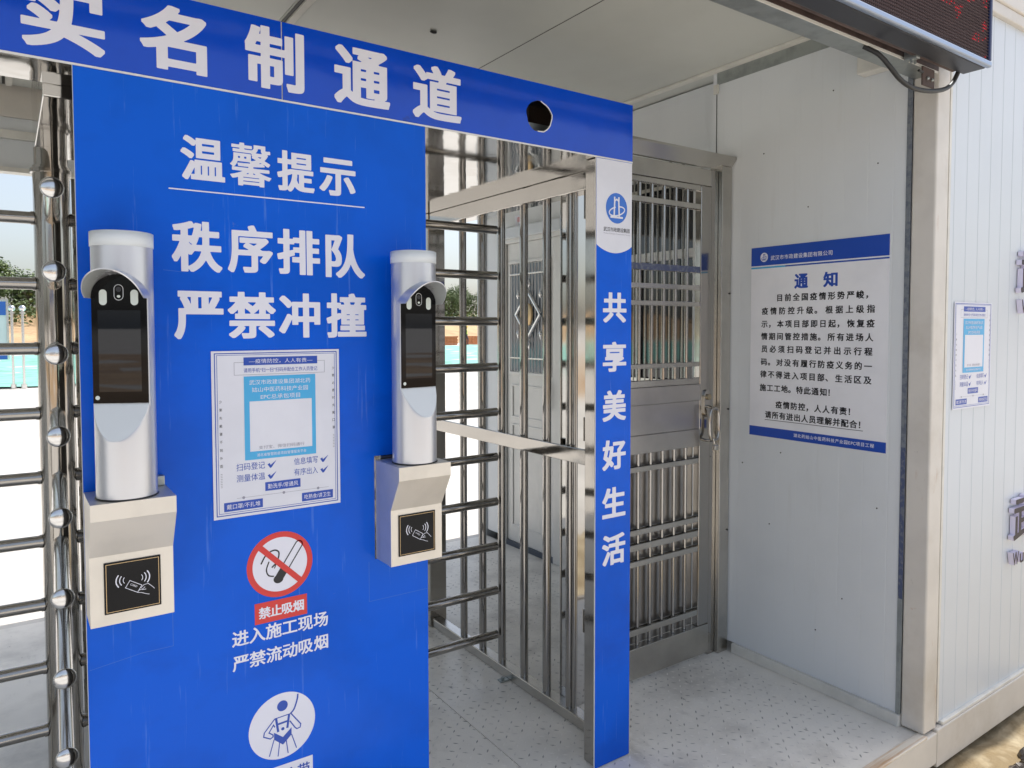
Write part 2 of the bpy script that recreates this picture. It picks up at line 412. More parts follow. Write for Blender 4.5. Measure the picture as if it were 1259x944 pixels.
# ================================================================== SETTING
def sheet(name, x0, y0, x1, y1, z, m, nx=1, ny=1, amp=0, sc=1, **kw):
    b = MB(); vs = []
    for j in range(ny+1):
        for i in range(nx+1):
            x = x0+(x1-x0)*i/nx; y = y0+(y1-y0)*j/ny
            vs.append((x, y, z+(amp*noise.noise(Vector((x*sc, y*sc, 3))) if amp else 0)))
    b.add(vs, [(j*(nx+1)+i, j*(nx+1)+i+1, (j+1)*(nx+1)+i+1, (j+1)*(nx+1)+i) for j in range(ny) for i in range(nx)], amp > 0)
    return b.build(name, m, None, **kw)
sheet('ground', -1500, -1500, 1500, 1500, -.185, 'concrete', kind='structure')
# muddy verge along the foot of the building, right of the gate
def verge():
    b = MB(); nx, ny = 130, 44; x0, x1, y0, y1 = 1.2, 8, -.35, 1.9
    vs = []
    for j in range(ny+1):
        for i in range(nx+1):
            x = x0+(x1-x0)*i/nx; y = y0+(y1-y0)*j/ny
            e = min(1, min(x-x0, x1-x, y-y0, y1-y)/.35)
            h = .028*noise.noise(Vector((x*3, y*3, 1)))+.012*noise.noise(Vector((x*11, y*11, 5)))+.012
            vs.append((x, y, -.19+e*(h+.012)))
    b.add(vs, [(j*(nx+1)+i, j*(nx+1)+i+1, (j+1)*(nx+1)+i+1, (j+1)*(nx+1)+i) for j in range(ny) for i in range(nx)], True)
    return b.build('mud', 'mud', None, kind='structure')
verge()
def clods():
    b = MB()
    for k in range(150):
        t = random.random(); x = 2.95+t*.9+random.gauss(0, .03); y = 1.00+.05*math.sin(t*9)+random.gauss(0, .03)
        r = random.uniform(.008, .026)
        bm = bmesh.new(); bmesh.ops.create_icosphere(bm, subdivisions=1, radius=r)
        for v in bm.verts: v.co = v.co*random.uniform(.6, 1.3)+Vector((x, y, -.165+random.uniform(0, .02)))
        bm.verts.ensure_lookup_table(); b.add([v.co[:] for v in bm.verts], [[v.index for v in f.verts] for f in bm.faces]); bm.free()
    b.build('soil_clods', 'clod', None, kind='stuff', label='dark wet soil clods lying along the foot of the white cabin wall', cat='soil')
clods()
# dust netting, soil bank, far slope
sheet('dust_netting', -60, 24, 75, 58, -.15, 'net', 150, 60, .16, .6, kind='structure')
def bank():
    b = MB(); nx, ny = 90, 14; vs = []
    for j in range(ny+1):
        for i in range(nx+1):
            x = -90+240*i/nx; t = j/ny; y = 66+34*t
            vs.append((x, y, -.3+4.0*(t*t*(3-2*t))*(1+.25*noise.noise(Vector((x*.05, y*.05, 0))))+.5*noise.noise(Vector((x*.2, y*.2, 2)))*t))
    b.add(vs, [(j*(nx+1)+i, j*(nx+1)+i+1, (j+1)*(nx+1)+i+1, (j+1)*(nx+1)+i) for j in range(ny) for i in range(nx)], True)
    b.build('soil_bank', 'bank', None, kind='structure')
bank()
sheet('far_slope', -300, 99.5, 400, 400, 3.0, 'bank', 30, 12, 1.5, .03, kind='structure')

# ================================================================== BUILDING
CEIL = 2.5947; WX = 2.633; WX2 = 2.735; FY = 1.2348; BY = 4.24; LX = -3.1
B = thing('site_cabin', 'white prefabricated gatehouse cabin with cream steel frame and open front', 'building', (0, FY, 0))
# floor plates and seams
xs = [LX, -2.3, -1.08, .14, 1.36, 2.73]
for a, c in zip(xs, xs[1:]):
    MB().box(a+.0015, FY+.025, -.06, c-.0015, BY, 0).build('floor_plate', 'floor', B)
MB().box(LX, FY+.03, -.065, WX-.003, BY-.01, -.0605).build('floor_base', 'rubber', B)
def tread():
    b = MB(); p = .034
    for i in range(int((WX-.3)/p)):
        for j in range(int((BY-FY-.1)/p)):
            x = .25+(i+.5)*p; y = FY+.05+(j+.5)*p
            if x > WX-.03: continue
            a = R(45) if (i+j) % 2 else R(-45)
            L, W_, H_ = .0115, .0030, .0009
            u = Vector((math.cos(a), math.sin(a), 0)); v = Vector((-u.y, u.x, 0)); c = Vector((x, y, .0002))
            ps = [c-u*L, c-v*W_, c+u*L, c+v*W_, c+Vector((0, 0, H_))-u*L*.45, c+Vector((0, 0, H_))+u*L*.45]
            b.add(ps, [(0, 1, 4), (1, 5, 4), (1, 2, 5), (2, 3, 5), (3, 4, 5), (3, 0, 4)])
    b.build('tread_pattern', 'tread', B, kind='stuff')
tread()
MB().bbox(LX, FY-.012, -.004, WX+.002, FY+.024, .006, .003).build('front_sill', 'rusty', B)
MB().bbox(LX, FY-.010, -.118, WX+.075, FY+.06, -.0045, .004).build('base_beam', 'cream', B)
MB().bbox(WX+.0775, FY-.010, -.135, 6.6, FY+.06, .004, .004).build('base_beam', 'cream', B)
MB().bbox(WX+.125, FY-.006, .0045, 6.6, FY+.03, .018, .003).build('base_trim', 'trim', B)
# corner post at the gate's right jamb (front) and rear posts
MB().bbox(WX-.002, FY, .0065, WX+.088, FY+.082, 2.60, .006).build('corner_post', 'cream', B)
MB().box(WX+.0885, FY+.012, .01, WX+.112, FY+.06, 2.60).build('corner_post', 'cream', B)
MB().box(WX+.100, FY+.004, .02, WX+.113, FY+.0115, 2.60).build('sealant_bead', 'trim', B)
MB().bbox(WX2-.015, BY, -.12, WX2+.065, BY+.1, 2.6, .004).build('corner_post', 'panel_out', B)
MB().bbox(LX-.1, BY, -.12, LX, BY+.1, 2.6, .004).build('corner_post', 'cream', B)
MB().bbox(LX-.1, FY, -.12, LX, FY+.08, 2.6, .004).build('corner_post', 'cream', B)
# ribbed sandwich panels: profile with narrow grooves
def ribbed(name, a, c, z0, z1, face, thick, m, along, pitch=.0945, groove=.0025, dep=.0004, sign=-1, first=.047):
    """along 'x': face plane y=face looking -Y; along 'y': face plane x=face looking -X"""
    prof = [(a, 0)]; t = a+first
    while t < c-.02:
        prof += [(t-groove, 0), (t-groove*.4, dep), (t+groove*.4, dep), (t+groove, 0)]; t += pitch
    prof.append((c, 0)); b = MB()
    n = len(prof)
    f = (lambda q, e, z: (q, face+e, z)) if along == 'x' else (lambda q, e, z: (face+e, q, z))
    vs = [f(q, e, z0) for q, e in prof]+[f(q, e, z1) for q, e in prof]+[f(a, thick, z0), f(c, thick, z0), f(a, thick, z1), f(c, thick, z1)]
    fs = [(i, i+1, n+i+1, n+i) for i in range(n-1)]
    k = 2*n
    fs += [(k+1, k, k+2, k+3), (0, n, k+2, k), (n-1, k+1, k+3, 2*n-1), tuple(range(n, 2*n))+(k+3, k+2), tuple(range(n))[::-1]+(k, k+1)]
    if along == 'y': fs = [x[::-1] for x in fs]
    b.add(vs, fs); return b.build(name, m, B)
# side wall between gate lane and cabin room (seen from the lane)

def side_wall():
    ribbed('wall_panel', FY+.100, 2.178, .045, 2.588, WX, .048, 'panel', 'y')
    ribbed('wall_panel', 2.182, 2.200, .045, 2.588, WX, WX2-.001-WX, 'panel', 'y', first=.5)
    ribbed('wall_panel', 2.2005, 3.38, .045, 1.05, WX2, .048, 'panel', 'y')
    ribbed('wall_panel', 2.2005, 3.38, 2.26, 2.588, WX2, .048, 'panel', 'y')
    MB().box(WX2, 2.2005, 1.0505, WX2+.048, 2.345, 2.2595).build('wall_panel', 'panel', B)
    MB().box(WX2, 3.221, 1.0505, WX2+.048, 3.3799, 2.2595).build('wall_panel', 'panel', B)
    ribbed('wall_panel', 3.383, 4.235, 2.092, 2.588, WX2, .048, 'panel', 'y')
    MB().box(WX2, 3.383, .045, WX2+.048, 3.40, 2.0915).build('wall_panel', 'panel', B)
    MB().box(WX2, 4.075, .045, WX2+.048, 4.235, 2.0915).build('wall_panel', 'panel', B)
side_wall()
MB().bbox(WX-.014, FY+.084, .0005, WX+.03, 2.06, .0445, .002).build('skirting', 'trim', B)
MB().bbox(WX2-.014, 2.202, .0005, WX2+.03, 3.38, .0445, .002).build('skirting', 'trim', B)
# galvanised angle between wall panel and post, scraps of blue film left on it
MB().box(WX-.0035, FY+.0830, .501, WX-.0005, FY+.101, 2.50).build('edge_angle', 'angle', B)
MB().box(WX-.0035, FY+.0830, .046, WX-.0005, FY+.101, .5005).build('edge_angle', 'galv', B)
MB().box(WX-.0042, FY+.0838, .47, WX-.0036, FY+.099, 1.02).build('protective_film', 'film', B)
MB().box(WX-.004, FY+.09, 2.530, WX-.0005, 2.176, 2.586).build('wall_top_strip', 'galv', B)
MB().box(WX-.012, 2.165, 2.49, WX-.0045, 2.19, 2.53).build('sealant_blob', 'trim', B)
MB().box(WX-.0016, 2.1785, .045, WX-.0004, 2.1815, 2.49).build('joint', 'rubber', B)
for y_, z_ in ((1.62, 2.36), (1.93, 2.18), (2.10, 1.98), (1.44, 2.05), (1.72, 1.93), (1.88, .62), (1.55, .40), (1.42, .78), (2.02, .86), (1.66, .24), (1.83, .93)):
    MB().sphere((WX-.0005, y_, z_), .0028, 8, 6).build('rivet', 'rubber', B)
# outer front wall to the right of the post
ribbed('wall_panel', WX+.1135, 3.70, .0185, 2.611, FY+.006, .05, 'panel_out', 'x', first=.03, pitch=.0945, dep=.0013, groove=.003)
ribbed('wall_panel', 3.703, 4.85, .0185, 2.611, FY+.006, .05, 'panel_out', 'x', first=.03, dep=.0013, groove=.003)
ribbed('wall_panel', 4.853, 6.6, .0185, 2.611, FY+.006, .05, 'panel_out', 'x', first=.03, dep=.0013, groove=.003)
MB().box(6.55, FY+.057, -.1, 6.6, BY+.1, 2.62).build('wall_panel', 'panel_out', B)
MB().box(WX2+.0655, BY+.05, -.12, 6.549, BY+.1, 2.62).build('wall_panel', 'panel_out', B)
MB().box(WX+.061, FY+.07, -.08, 6.54, BY+.04, -.05).build('floor_plate', 'floor', B)
MB().bbox(WX+.09, FY-.012, 2.6115, 6.65, FY+.08, 2.655, .004).build('roof_trim', 'cream', B)
MB().bbox(LX-.1, FY-.02, 2.6555, 6.65, FY+.10, 2.86, .006).build('roof_beam', 'cream', B)
MB().box(LX-.1, FY+.1015, 2.69, 6.65, BY+.12, 2.76).build('roof', 'trim', B)
# side wall at the far left, with the lane continuing to it
ribbed('wall_panel', FY+.09, 4.235, 0, 2.588, LX-.05, .048, 'panel', 'y')
# ceiling panels, seams and trims
cx = [LX, -1.70, -.84, .025, .862, 1.742, 2.600, 2.78]
for a, c in zip(cx, cx[1:]):
    MB().box(a+.0015, FY+.085, CEIL, c-.0015, BY-.05, CEIL+.05).build('ceiling_panel', 'ceiling', B)
MB().box(LX, FY+.085, CEIL+.0505, WX+.12, BY, CEIL+.056).build('ceiling_void', 'rubber', B)
for x in (.025, .884):
    MB().bbox(x-.001, FY+.09, CEIL-.010, x+.026, BY-.06, CEIL-.0005, .002).build('ceiling_trim', 'trim', B)
    MB().box(x-.014, FY+.09, CEIL-.003, x-.002, BY-.06, CEIL-.0004).build('ceiling_joint', 'rubber', B)
MB().bbox(2.598, FY+.085, CEIL-.012, 2.6325, BY-.06, CEIL-.0005, .002).build('ceiling_trim', 'trim', B)
MB().box(1.7405, FY+.09, CEIL-.001, 1.7435, BY-.06, CEIL-.0002).build('ceiling_joint', 'rubber', B)
MB().sphere((1.381, 2.514, CEIL-.004), .011, 10, 6, (1.4, .8, .5)).build('cable_stub', 'rubber', B)
# front lintel
MB().box(LX, FY+.004, 2.3165, WX-.003, FY+.078, 2.70).build('lintel', ['galv'], B)
MB().box(LX, FY-.001, 2.322, WX-.003, FY+.0035, 2.655).build('lintel_face', 'dark_brown', B)  # brown face, its shade behind the message board put into the colour
MB().box(LX, FY+.000, 2.3135, WX-.003, FY+.0036, 2.3215).build('lintel_lip', 'trim', B)
# rear lintel in stepped bands, seen beyond the turnstile
MB().box(LX, BY-.01, 2.455, WX2-.02, BY+.04, 2.66).build('rear_lintel', 'cream', B)
MB().box(LX, BY, 2.392, WX2-.02, BY+.05, 2.4545).build('rear_lintel', 'panel', B)
MB().box(LX, BY-.02, 2.352, WX2-.02, BY+.05, 2.3915).build('rear_lintel', 'trim', B)
MB().box(LX, BY+.005, 2.218, WX2-.02, BY+.055, 2.3515).build('rear_lintel', 'panel', B)
MB().box(LX, BY-.015, 2.196, WX2-.02, BY+.06, 2.2175).build('rear_lintel', 'trim', B)
MB().box(LX, BY, -.12, WX2-.02, BY+.06, -.001).build('base_beam', 'cream', B)

# --- window of the cabin room behind the gate
def window():
    f = MB(); y0, y1, z0, z1 = 2.347, 3.219, 1.052, 2.258
    f.bbox(WX2-.012, y0, z0, WX2+.04, y1, z0+.05); f.bbox(WX2-.012, y0, z1-.05, WX2+.04, y1, z1)
    f.bbox(WX2-.012, y0, z0+.0505, WX2+.04, y0+.045, z1-.0505); f.bbox(WX2-.012, y1-.045, z0+.0505, WX2+.04, y1, z1-.0505)
    W = f.build('window', 'win_frame', B)
    MB().bbox(WX2-.008, y0+.046, 1.79, WX2+.03, y1-.046, 1.835).build('transom', 'win_frame', W)
    MB().bbox(WX2-.006, 2.76, 1.103, WX2+.03, 2.80, 1.789).build('mullion', 'win_frame', W)
    MB().box(WX2+.012, y0+.046, 1.103, WX2+.017, 2.759, 1.789).build('pane', 'dark_glass', W)
    MB().box(WX2+.012, 2.801, 1.103, WX2+.017, y1-.046, 1.789).build('pane', 'dark_glass', W)
    MB().box(WX2+.012, y0+.046, 1.836, WX2+.017, y1-.046, z1-.051).build('pane', 'dark_glass', W)
    for k in range(9):
        y = y0+.09+k*.083
        MB().tube([(WX2-.03, y, z0-.01), (WX2-.03, y, z1+.01)], .007, 10).build('security_bar', 'tube', W)
    for z in (z0+.12, z1-.12):
        MB().box(WX2-.034, y0-.01, z, WX2-.026, y1+.01, z+.018).build('cross_bar', 'brushed', W)
window()

# --- steel door of the cabin room with grille and diamond ornament
def cabin_door():
    D = MB().box(WX2+.004, 3.4850, .035, WX2+.044, 3.9900, 2.0).build('security_door', 'door_white', B)
    def bar(n, y0, z0, y1, z1, x0=.012, m='door_white'): return MB().bbox(WX2-x0, y0, z0, WX2+.0035, y1, z1, .003).build(n, m, D)
    for a in ((3.4005, .002, 3.4835, 2.0), (3.9915, .002, 4.0740, 2.0)): bar('door_frame', *a)
    bar('door_frame', 3.4005, 2.0015, 4.0740, 2.061)
    MB().bbox(WX2-.045, 3.3750, 2.03, WX2-.0125, 4.0, 2.10, .004).build('door_ledge', 'panel_out', D)
    MB().box(WX2-.002, 3.5400, 1.17, WX2+.003, 3.9350, 1.86).build('glass', 'door_glass', D)
    for a in ((3.5200, 1.865, 3.9550, 1.885), (3.5200, 1.145, 3.9550, 1.165), (3.5200, 1.1655, 3.5370, 1.8645), (3.9380, 1.1655, 3.9550, 1.8645)): bar('grille_frame', *a)
    for k in range(12):
        y = 3.5630+k*.0325
        MB().tube([(WX2-.012, y, 1.166), (WX2-.012, y, 1.864)], .0042, 8).build('grille_bar', 'win_frame', D)
    for z in (1.25, 1.79): bar('grille_rail', 3.5380, z, 3.9370, z+.012, .016, 'brushed')
    cy, cz = 3.7200, 1.535
    b = MB()
    for q, w_ in ((.145, 0), ):
        pts = [(cy-.13, cz), (cy, cz-.145), (cy+.13, cz), (cy, cz+.145)]
        for i in range(4):
            a, c = pts[i], pts[(i+1) % 4]; b.tube([(WX2-.024, a[0], a[1]), (WX2-.024, c[0], c[1])], .013, 8)
    b.build('diamond_frame', 'chrome_pole', D)
    MB().sphere((WX2-.024, cy, cz), .062, 16, 10, (.22, .8, 1.15)).build('gold_boss', 'gold', D)
    for y, z, s in ((cy, cz+.20, 1), (cy-.12, cz+.13, 1), (cy+.12, cz+.13, 1), (cy, cz-.20, -1), (cy-.12, cz-.13, -1), (cy+.12, cz-.13, -1)):
        bb = MB(); bb.tube([(WX2-.016, y, z-.03*s), (WX2-.016, y, z-.01*s), (WX2-.016, y, z+.03*s)], [.004, .015, .001], 8)
        bb.build('spear_tip', 'chrome_pole', D)
    for z0, z1 in ((.86, 1.08), (.73, .82), (.14, .69)):
        bb = MB()
        for (a, c, e, f) in ((3.5450, z0, 3.9350, z0+.012), (3.5450, z1-.012, 3.9350, z1), (3.5450, z0+.012, 3.5570, z1-.012), (3.9230, z0+.012, 3.9350, z1-.012)):
            bb.bbox(WX2-.003, a, c, WX2+.0035, e, f, .002)
        bb.build('panel_moulding', 'door_white', D)
    MB().bbox(WX2-.05, 3.5150, .94, WX2-.02, 3.5350, 1.12, .006).build('handle', 'brushed', D)
    MB().box(WX2-.01, 3.4850, .0007, WX2+.003, 3.9900, .034).build('threshold', 'dark_slate', D)
cabin_door()
# --- small bilingual room sign above the door
RS = thing('room_sign', 'small white door sign with dark characters on the wall above the inner steel door', 'sign', (WX2-.002, 3.835, 2.06), R(-90), local=True)
MB().box(-.062, 0, .002, .062, .002, .118).build('plate', 'sheet_white', RS)
line('text', '宿舍', -.042, .042, .088, .036, .0006, 'ink_red', RS)
line('text', '办公', -.03, .03, .052, .018, .0006, 'ink_black', RS)
line('text', '请勿入', -.042, .042, .022, .018, .0006, 'ink_black', RS)

# ================================================================== PORTAL BOARDS
K = .9557
PY = 1.757
def px(x): return x*K
def pz(z): return 1.45+(z-1.45)*K
def PT(name, label, cat): return thing(name, label, cat, (0, PY, 0), local=True)
# --- header
H_ = PT('header_board', 'long blue overhead board with five white characters and a ragged round hole', 'sign')
hz0, hz1 = pz(2.0205), pz(2.2121)
hole = []
for k in range(26):
    a = 2*math.pi*k/26; r = 1+.02*math.sin(3*a+1)+.025*math.sin(5*a)+.02*math.sin(9*a)
    hole.append((px(1.3825)+.0475*r*math.cos(a), pz(2.110)+.0455*r*math.sin(a)))
sx = px(.5805)
from_curve_mesh([[(-2.4, hz0), (sx-.0012, hz0), (sx-.0012, hz1), (-2.4, hz1)]], 'b', None, None, 0, .004).build('board', ['vinyl_band', 'board_back'], H_)
from_curve_mesh([[(sx+.0012, hz0), (px(1.7846), hz0), (px(1.7846), hz1), (sx+.0012, hz1)], hole], 'b', None, None, 0, .004).build('board', ['vinyl_band', 'board_back'], H_)
MB().rect(sx-.0011, hz0, sx+.0011, hz1, -.0015).build('seam', 'board_edge', H_)
rim = MB(); rim.stroke([(p[0], p[1]) for p in hole[-7:]+hole[:7]], .0035, .0006); rim.build('hole_edge', 'board_edge', H_)
MB().box(-2.4, -.0012, hz0-.0045, px(1.7846), .002, hz0-.0003).build('edge_strip', 'board_edge', H_)
BO = (.036, .026)
for ch, a, c, z0, z1 in (('实', .040, .193, 2.041, 2.190), ('名', .262, .404, 2.042, 2.188), ('制', .491, .637, 2.041, 2.192), ('通', .716, .874, 2.040, 2.191), ('道', .943, 1.100, 2.039, 2.190)):
    letters('character', ch, px(a), pz(z0), px(c), pz(z1), .0006, 'print_white', H_, BO, 110)
# --- main panel
P = PT('greeting_board', 'wide blue panel with white greeting and queueing words between the two lanes', 'sign')
pl, pr, pt = px(.1302), px(.9815), hz0-.005
hole2 = [(px(.818), pz(.815)), (px(.94), pz(.815)), (px(.94), pz(1.1)), (px(.818), pz(1.1))]
from_curve_mesh([[(pl, .012), (pr, .012), (pr, pt), (pl, pt)], hole2], 'b', None, None, 0, .004).build('board', ['vinyl', 'board_back'], P)
MB().rect(pl-.0012, .012, pl, pt, -.0012).build('edge_strip', 'board_edge', P)
for sxx, a, c, z0, z1 in (('温', .342, .440, 1.798, 1.900), ('馨', .452, .550, 1.797, 1.900), ('提', .565, .660, 1.795, 1.896), ('示', .673, .772, 1.796, 1.892),
                          ('秩', .319, .430, 1.583, 1.702), ('序', .443, .551, 1.586, 1.702), ('排', .562, .672, 1.586, 1.700), ('队', .687, .796, 1.583, 1.698),
                          ('严', .321, .431, 1.425, 1.538), ('禁', .441, .556, 1.425, 1.539), ('冲', .564, .671, 1.426, 1.539), ('撞', .688, .799, 1.425, 1.542)):
    big = z0 < 1.75
    letters('character', sxx, px(a), pz(z0), px(c), pz(z1), .0006, 'print_white', P, (.034, .024) if sxx not in '馨' else (.022, .012), 90)
MB().rect(px(.315), pz(1.7715), px(.797), pz(1.7745), .0006).build('underline', 'print_white', P)
# no-smoking roundel
def ring(b, cx_, cz_, r0, r1, d, n=56):
    b.add([(cx_+r*math.cos(2*math.pi*k/n), -d, cz_+r*math.sin(2*math.pi*k/n)) for r in (r0, r1) for k in range(n)],
          [(k, n+k, n+(k+1) % n, (k+1) % n)[::-1] for k in range(n)]); return b
cx_, cz_, rr = px(.5585), pz(.850), .0835*K
ns = MB().disc(cx_, cz_, rr, None, .0004, 56).build('no_smoking_symbol', 'print_white', P)
ring(MB(), cx_, cz_, rr*.83, rr, .0007).build('red_ring', 'ink_red', ns)
s = rr
cig = MB()
dx = Vector((.55, .83)).normalized(); nx_ = Vector((-dx.y, dx.x)); c0 = Vector((cx_-s*.02, cz_-s*.38))
def cp(a, b_): p = c0+dx*a*s+nx_*b_*s; return (p.x, p.y)
tip = [cp(1.08+.11*math.sin(t), .11*math.cos(t)) for t in [math.pi*k/8 for k in range(9)]]
cig.stroke([cp(.22, .11)]+tip+[cp(.22, -.11)], .035*s, .0007)
cig.flat([cp(-.02, -.13), cp(.22, -.13), cp(.22, .13), cp(-.02, .13)][::1], .0007)
cig.disc(cp(-.08, 0)[0], cp(-.08, 0)[1], .15*s, .13*s, .00075, 24)
cig.build('cigarette', 'ink_black', ns)
sm = MB()
def curve(pts, w_, b, d=.0007, n=8):
    out = []
    for i in range(len(pts)-1):
        p0, p1, p2, p3 = (Vector(pts[max(i-1, 0)]), Vector(pts[i]), Vector(pts[i+1]), Vector(pts[min(i+2, len(pts)-1)]))
        for k in range(n):
            t = k/n; out.append(.5*((2*p1)+(-p0+p2)*t+(2*p0-5*p1+4*p2-p3)*t*t+(-p0+3*p1-3*p2+p3)*t**3))
    out.append(Vector(pts[-1])); b.stroke(out, w_, d)
q = lambda a, b_: (cx_+a*s, cz_+b_*s)
curve([q(-.58, .1), q(-.42, .36), q(-.18, .46), q(-.04, .36), q(-.1, .1), q(-.26, -.06)], .045*s, sm)
curve([q(-.34, .14), q(-.42, -.1), q(-.36, -.28), q(-.2, -.34)], .04*s, sm)
curve([q(-.26, .2), q(-.12, .12), q(-.18, -.1)], .03*s, sm)
sm.build('smoke', 'ink_black', ns)
bar = MB(); d_ = Vector((.707, -.707)); n_ = Vector((.707, .707)); a = rr*.86; h_ = rr*.085
c_ = Vector((cx_, cz_)); bar.flat([tuple(c_-d_*a-n_*h_), tuple(c_+d_*a-n_*h_), tuple(c_+d_*a+n_*h_), tuple(c_-d_*a+n_*h_)], .0011)
bar.build('red_bar', 'ink_red', ns)
rl = MB().rect(px(.493), pz(.707), px(.626), pz(.760), .0005).build('red_label', 'ink_red', P)
line('text', '禁止吸烟', px(.503), px(.618), pz(.733), .029, .0009, 'print_white', rl, (.03, .02), 40)
line('text', '进入施工现场', px(.437), px(.683), pz(.682), .0395, .0006, 'print_white', P, (.022, .016), 48)
line('text', '严禁流动吸烟', px(.437), px(.683), pz(.621), .0395, .0006, 'print_white', P, (.022, .016), 48)
# safety-harness roundel
cz2 = pz(.430); hs = MB().disc(cx_, cz2, rr*1.02, None, .0004, 56).build('harness_symbol', 'print_white', P)
hb = MB(); q = lambda a, b_: (cx_+a*s, cz2+b_*s)
hb.disc(*q(0, .62), .165*s, None, .0007, 24)
hb.stroke([q(-.24, .28), q(.24, .30)], .03*s, .0007)
hb.stroke([q(-.24, .28), q(-.56, -.06), q(-.58, -.18), q(-.38, -.30), q(-.30, -.26), q(-.30, -.20), q(-.42, -.10), q(-.28, .10), q(-.24, .02)], .035*s, .0007)
hb.stroke([q(.26, .30), q(.56, -.12), q(.54, -.22), q(.44, -.24), q(.38, -.18), q(.22, .08)], .035*s, .0007)
hb.stroke([q(-.20, .27), q(-.14, -.16)], .07*s, .0007); hb.stroke([q(.20, .29), q(.14, -.12)], .07*s, .0007)
hb.stroke([q(-.17, .08), q(.17, .10)], .06*s, .00075)
hb.flat([q(-.27, -.14), q(-.27, -.36), q(0, -.60), q(0, -.36)], .0009); hb.flat([q(0, -.36), q(0, -.60), q(.27, -.36), q(.27, -.14)], .0009)
hb.disc(*q(0, -.10), .05*s, None, .0011, 12)
for a, b_ in ((-.27, -.42), (-.10, -.55), (.10, -.55), (.27, -.42)): hb.stroke([q(a, -.48 if abs(a) < .2 else -.36), q(a*1.55, -.92 if abs(a) < .2 else -.84)], .03*s, .0007)
curve([q(.24, .30), q(.36, .42), q(.46, .70), q(.48, .86)], .05*s, hb)
hb.build('figure', 'ink_blue', hs)
wl = MB().rect(px(.482), pz(.268), px(.636), pz(.327), .0005).build('white_label', 'print_white', P)
line('text', '系安全带', px(.495), px(.628), pz(.297), .033, .0009, 'ink_blue', wl, (.016, .012), 40)
# cut lines of the vinyl round the card boxes
for pts_ in ([(px(.305), pz(.84)), (px(.305), pz(.703)), (px(.24), pz(.703)), (px(.134), pz(.69))], [(px(.800), pz(.81)), (px(.800), pz(.70)), (px(.98), pz(.70))], [(px(.30), pz(1.585)), (px(.34), pz(1.582))]):
    sl = MB(); sl.stroke(pts_, .0010, .0004); sl.build('vinyl_cut', 'logo_blue', P)
# --- narrow board on the lane's right post
C_ = PT('column_board', 'narrow upright board, white logo field above blue with five white characters', 'sign')
cl, cr, cb = px(1.6211), px(1.782), .004
MB().box(cl, 0, cb, cr, .004, hz0-.005).build('board', 'vinyl', C_)
MB().box(cl-.0018, .0005, cb, cl-.0002, .0045, hz0-.005).build('edge_strip', 'board_edge', C_)
za, zb = pz(1.729), pz(1.703)
n = 14; arc = [(cl+(cr-cl)*k/n, za-(za-zb)*math.sin(math.pi*k/n)**.8) for k in range(n+1)]
wf = MB()
for i in range(n): wf.flat([arc[i], arc[i+1], (arc[i+1][0], hz0-.006), (arc[i][0], hz0-.006)], .0005)
wf.build('white_field', 'sheet_white', C_)
def logo(parent, cx0, cz0, r, blue, white, d=.0009):
    o = MB().disc(cx0, cz0, r, r*1.05, d, 40).build('logo', blue, parent)
    g = MB(); q = lambda a, b_: (cx0+a*r, cz0+b_*r)
    g.stroke([q(-.58, -.62), q(.58, -.62)], .13*r, d+.0003)
    g.stroke([q(-.24, -.58), q(-.19, .45), q(-.20, .78)], .13*r, d+.0003); g.stroke([q(.24, -.58), q(.19, .45), q(.20, .78)], .13*r, d+.0003)
    g.stroke([q(-.19, .48), q(0, .62), q(.19, .48)], .10*r, d+.0004)
    pts = [q(.02+.72*math.cos(t)*1.0, -.20+.30*math.sin(t)+.14*math.cos(t)) for t in [R(100)+2*math.pi*k/30*.93 for k in range(31)]]
    g.stroke(pts, .085*r, d+.0005); g.build('tower_emblem', white, o); return o
logo(C_, px(1.711), pz(1.855), .049*K, 'logo_blue', 'print_white')
line('text', '武汉市政建设集团', px(1.652), px(1.772), pz(1.782), .0152, .0009, 'ink_black', C_, (.012, .01), 26)
letters('text', 'Wuhan Municipal Construction Group', px(1.652), pz(1.765), px(1.772), pz(1.7705), .0009, 'ink_grey', C_)
for ch, z0, z1 in (('共', 1.468, 1.570), ('享', 1.300, 1.402), ('美', 1.131, 1.236), ('好', .963, 1.066), ('生', .797, .902), ('活', .632, .739)):
    letters('character', ch, px(1.651), pz(z0), px(1.759), pz(z1), .0006, 'print_white', C_, (.036, .026), 80)

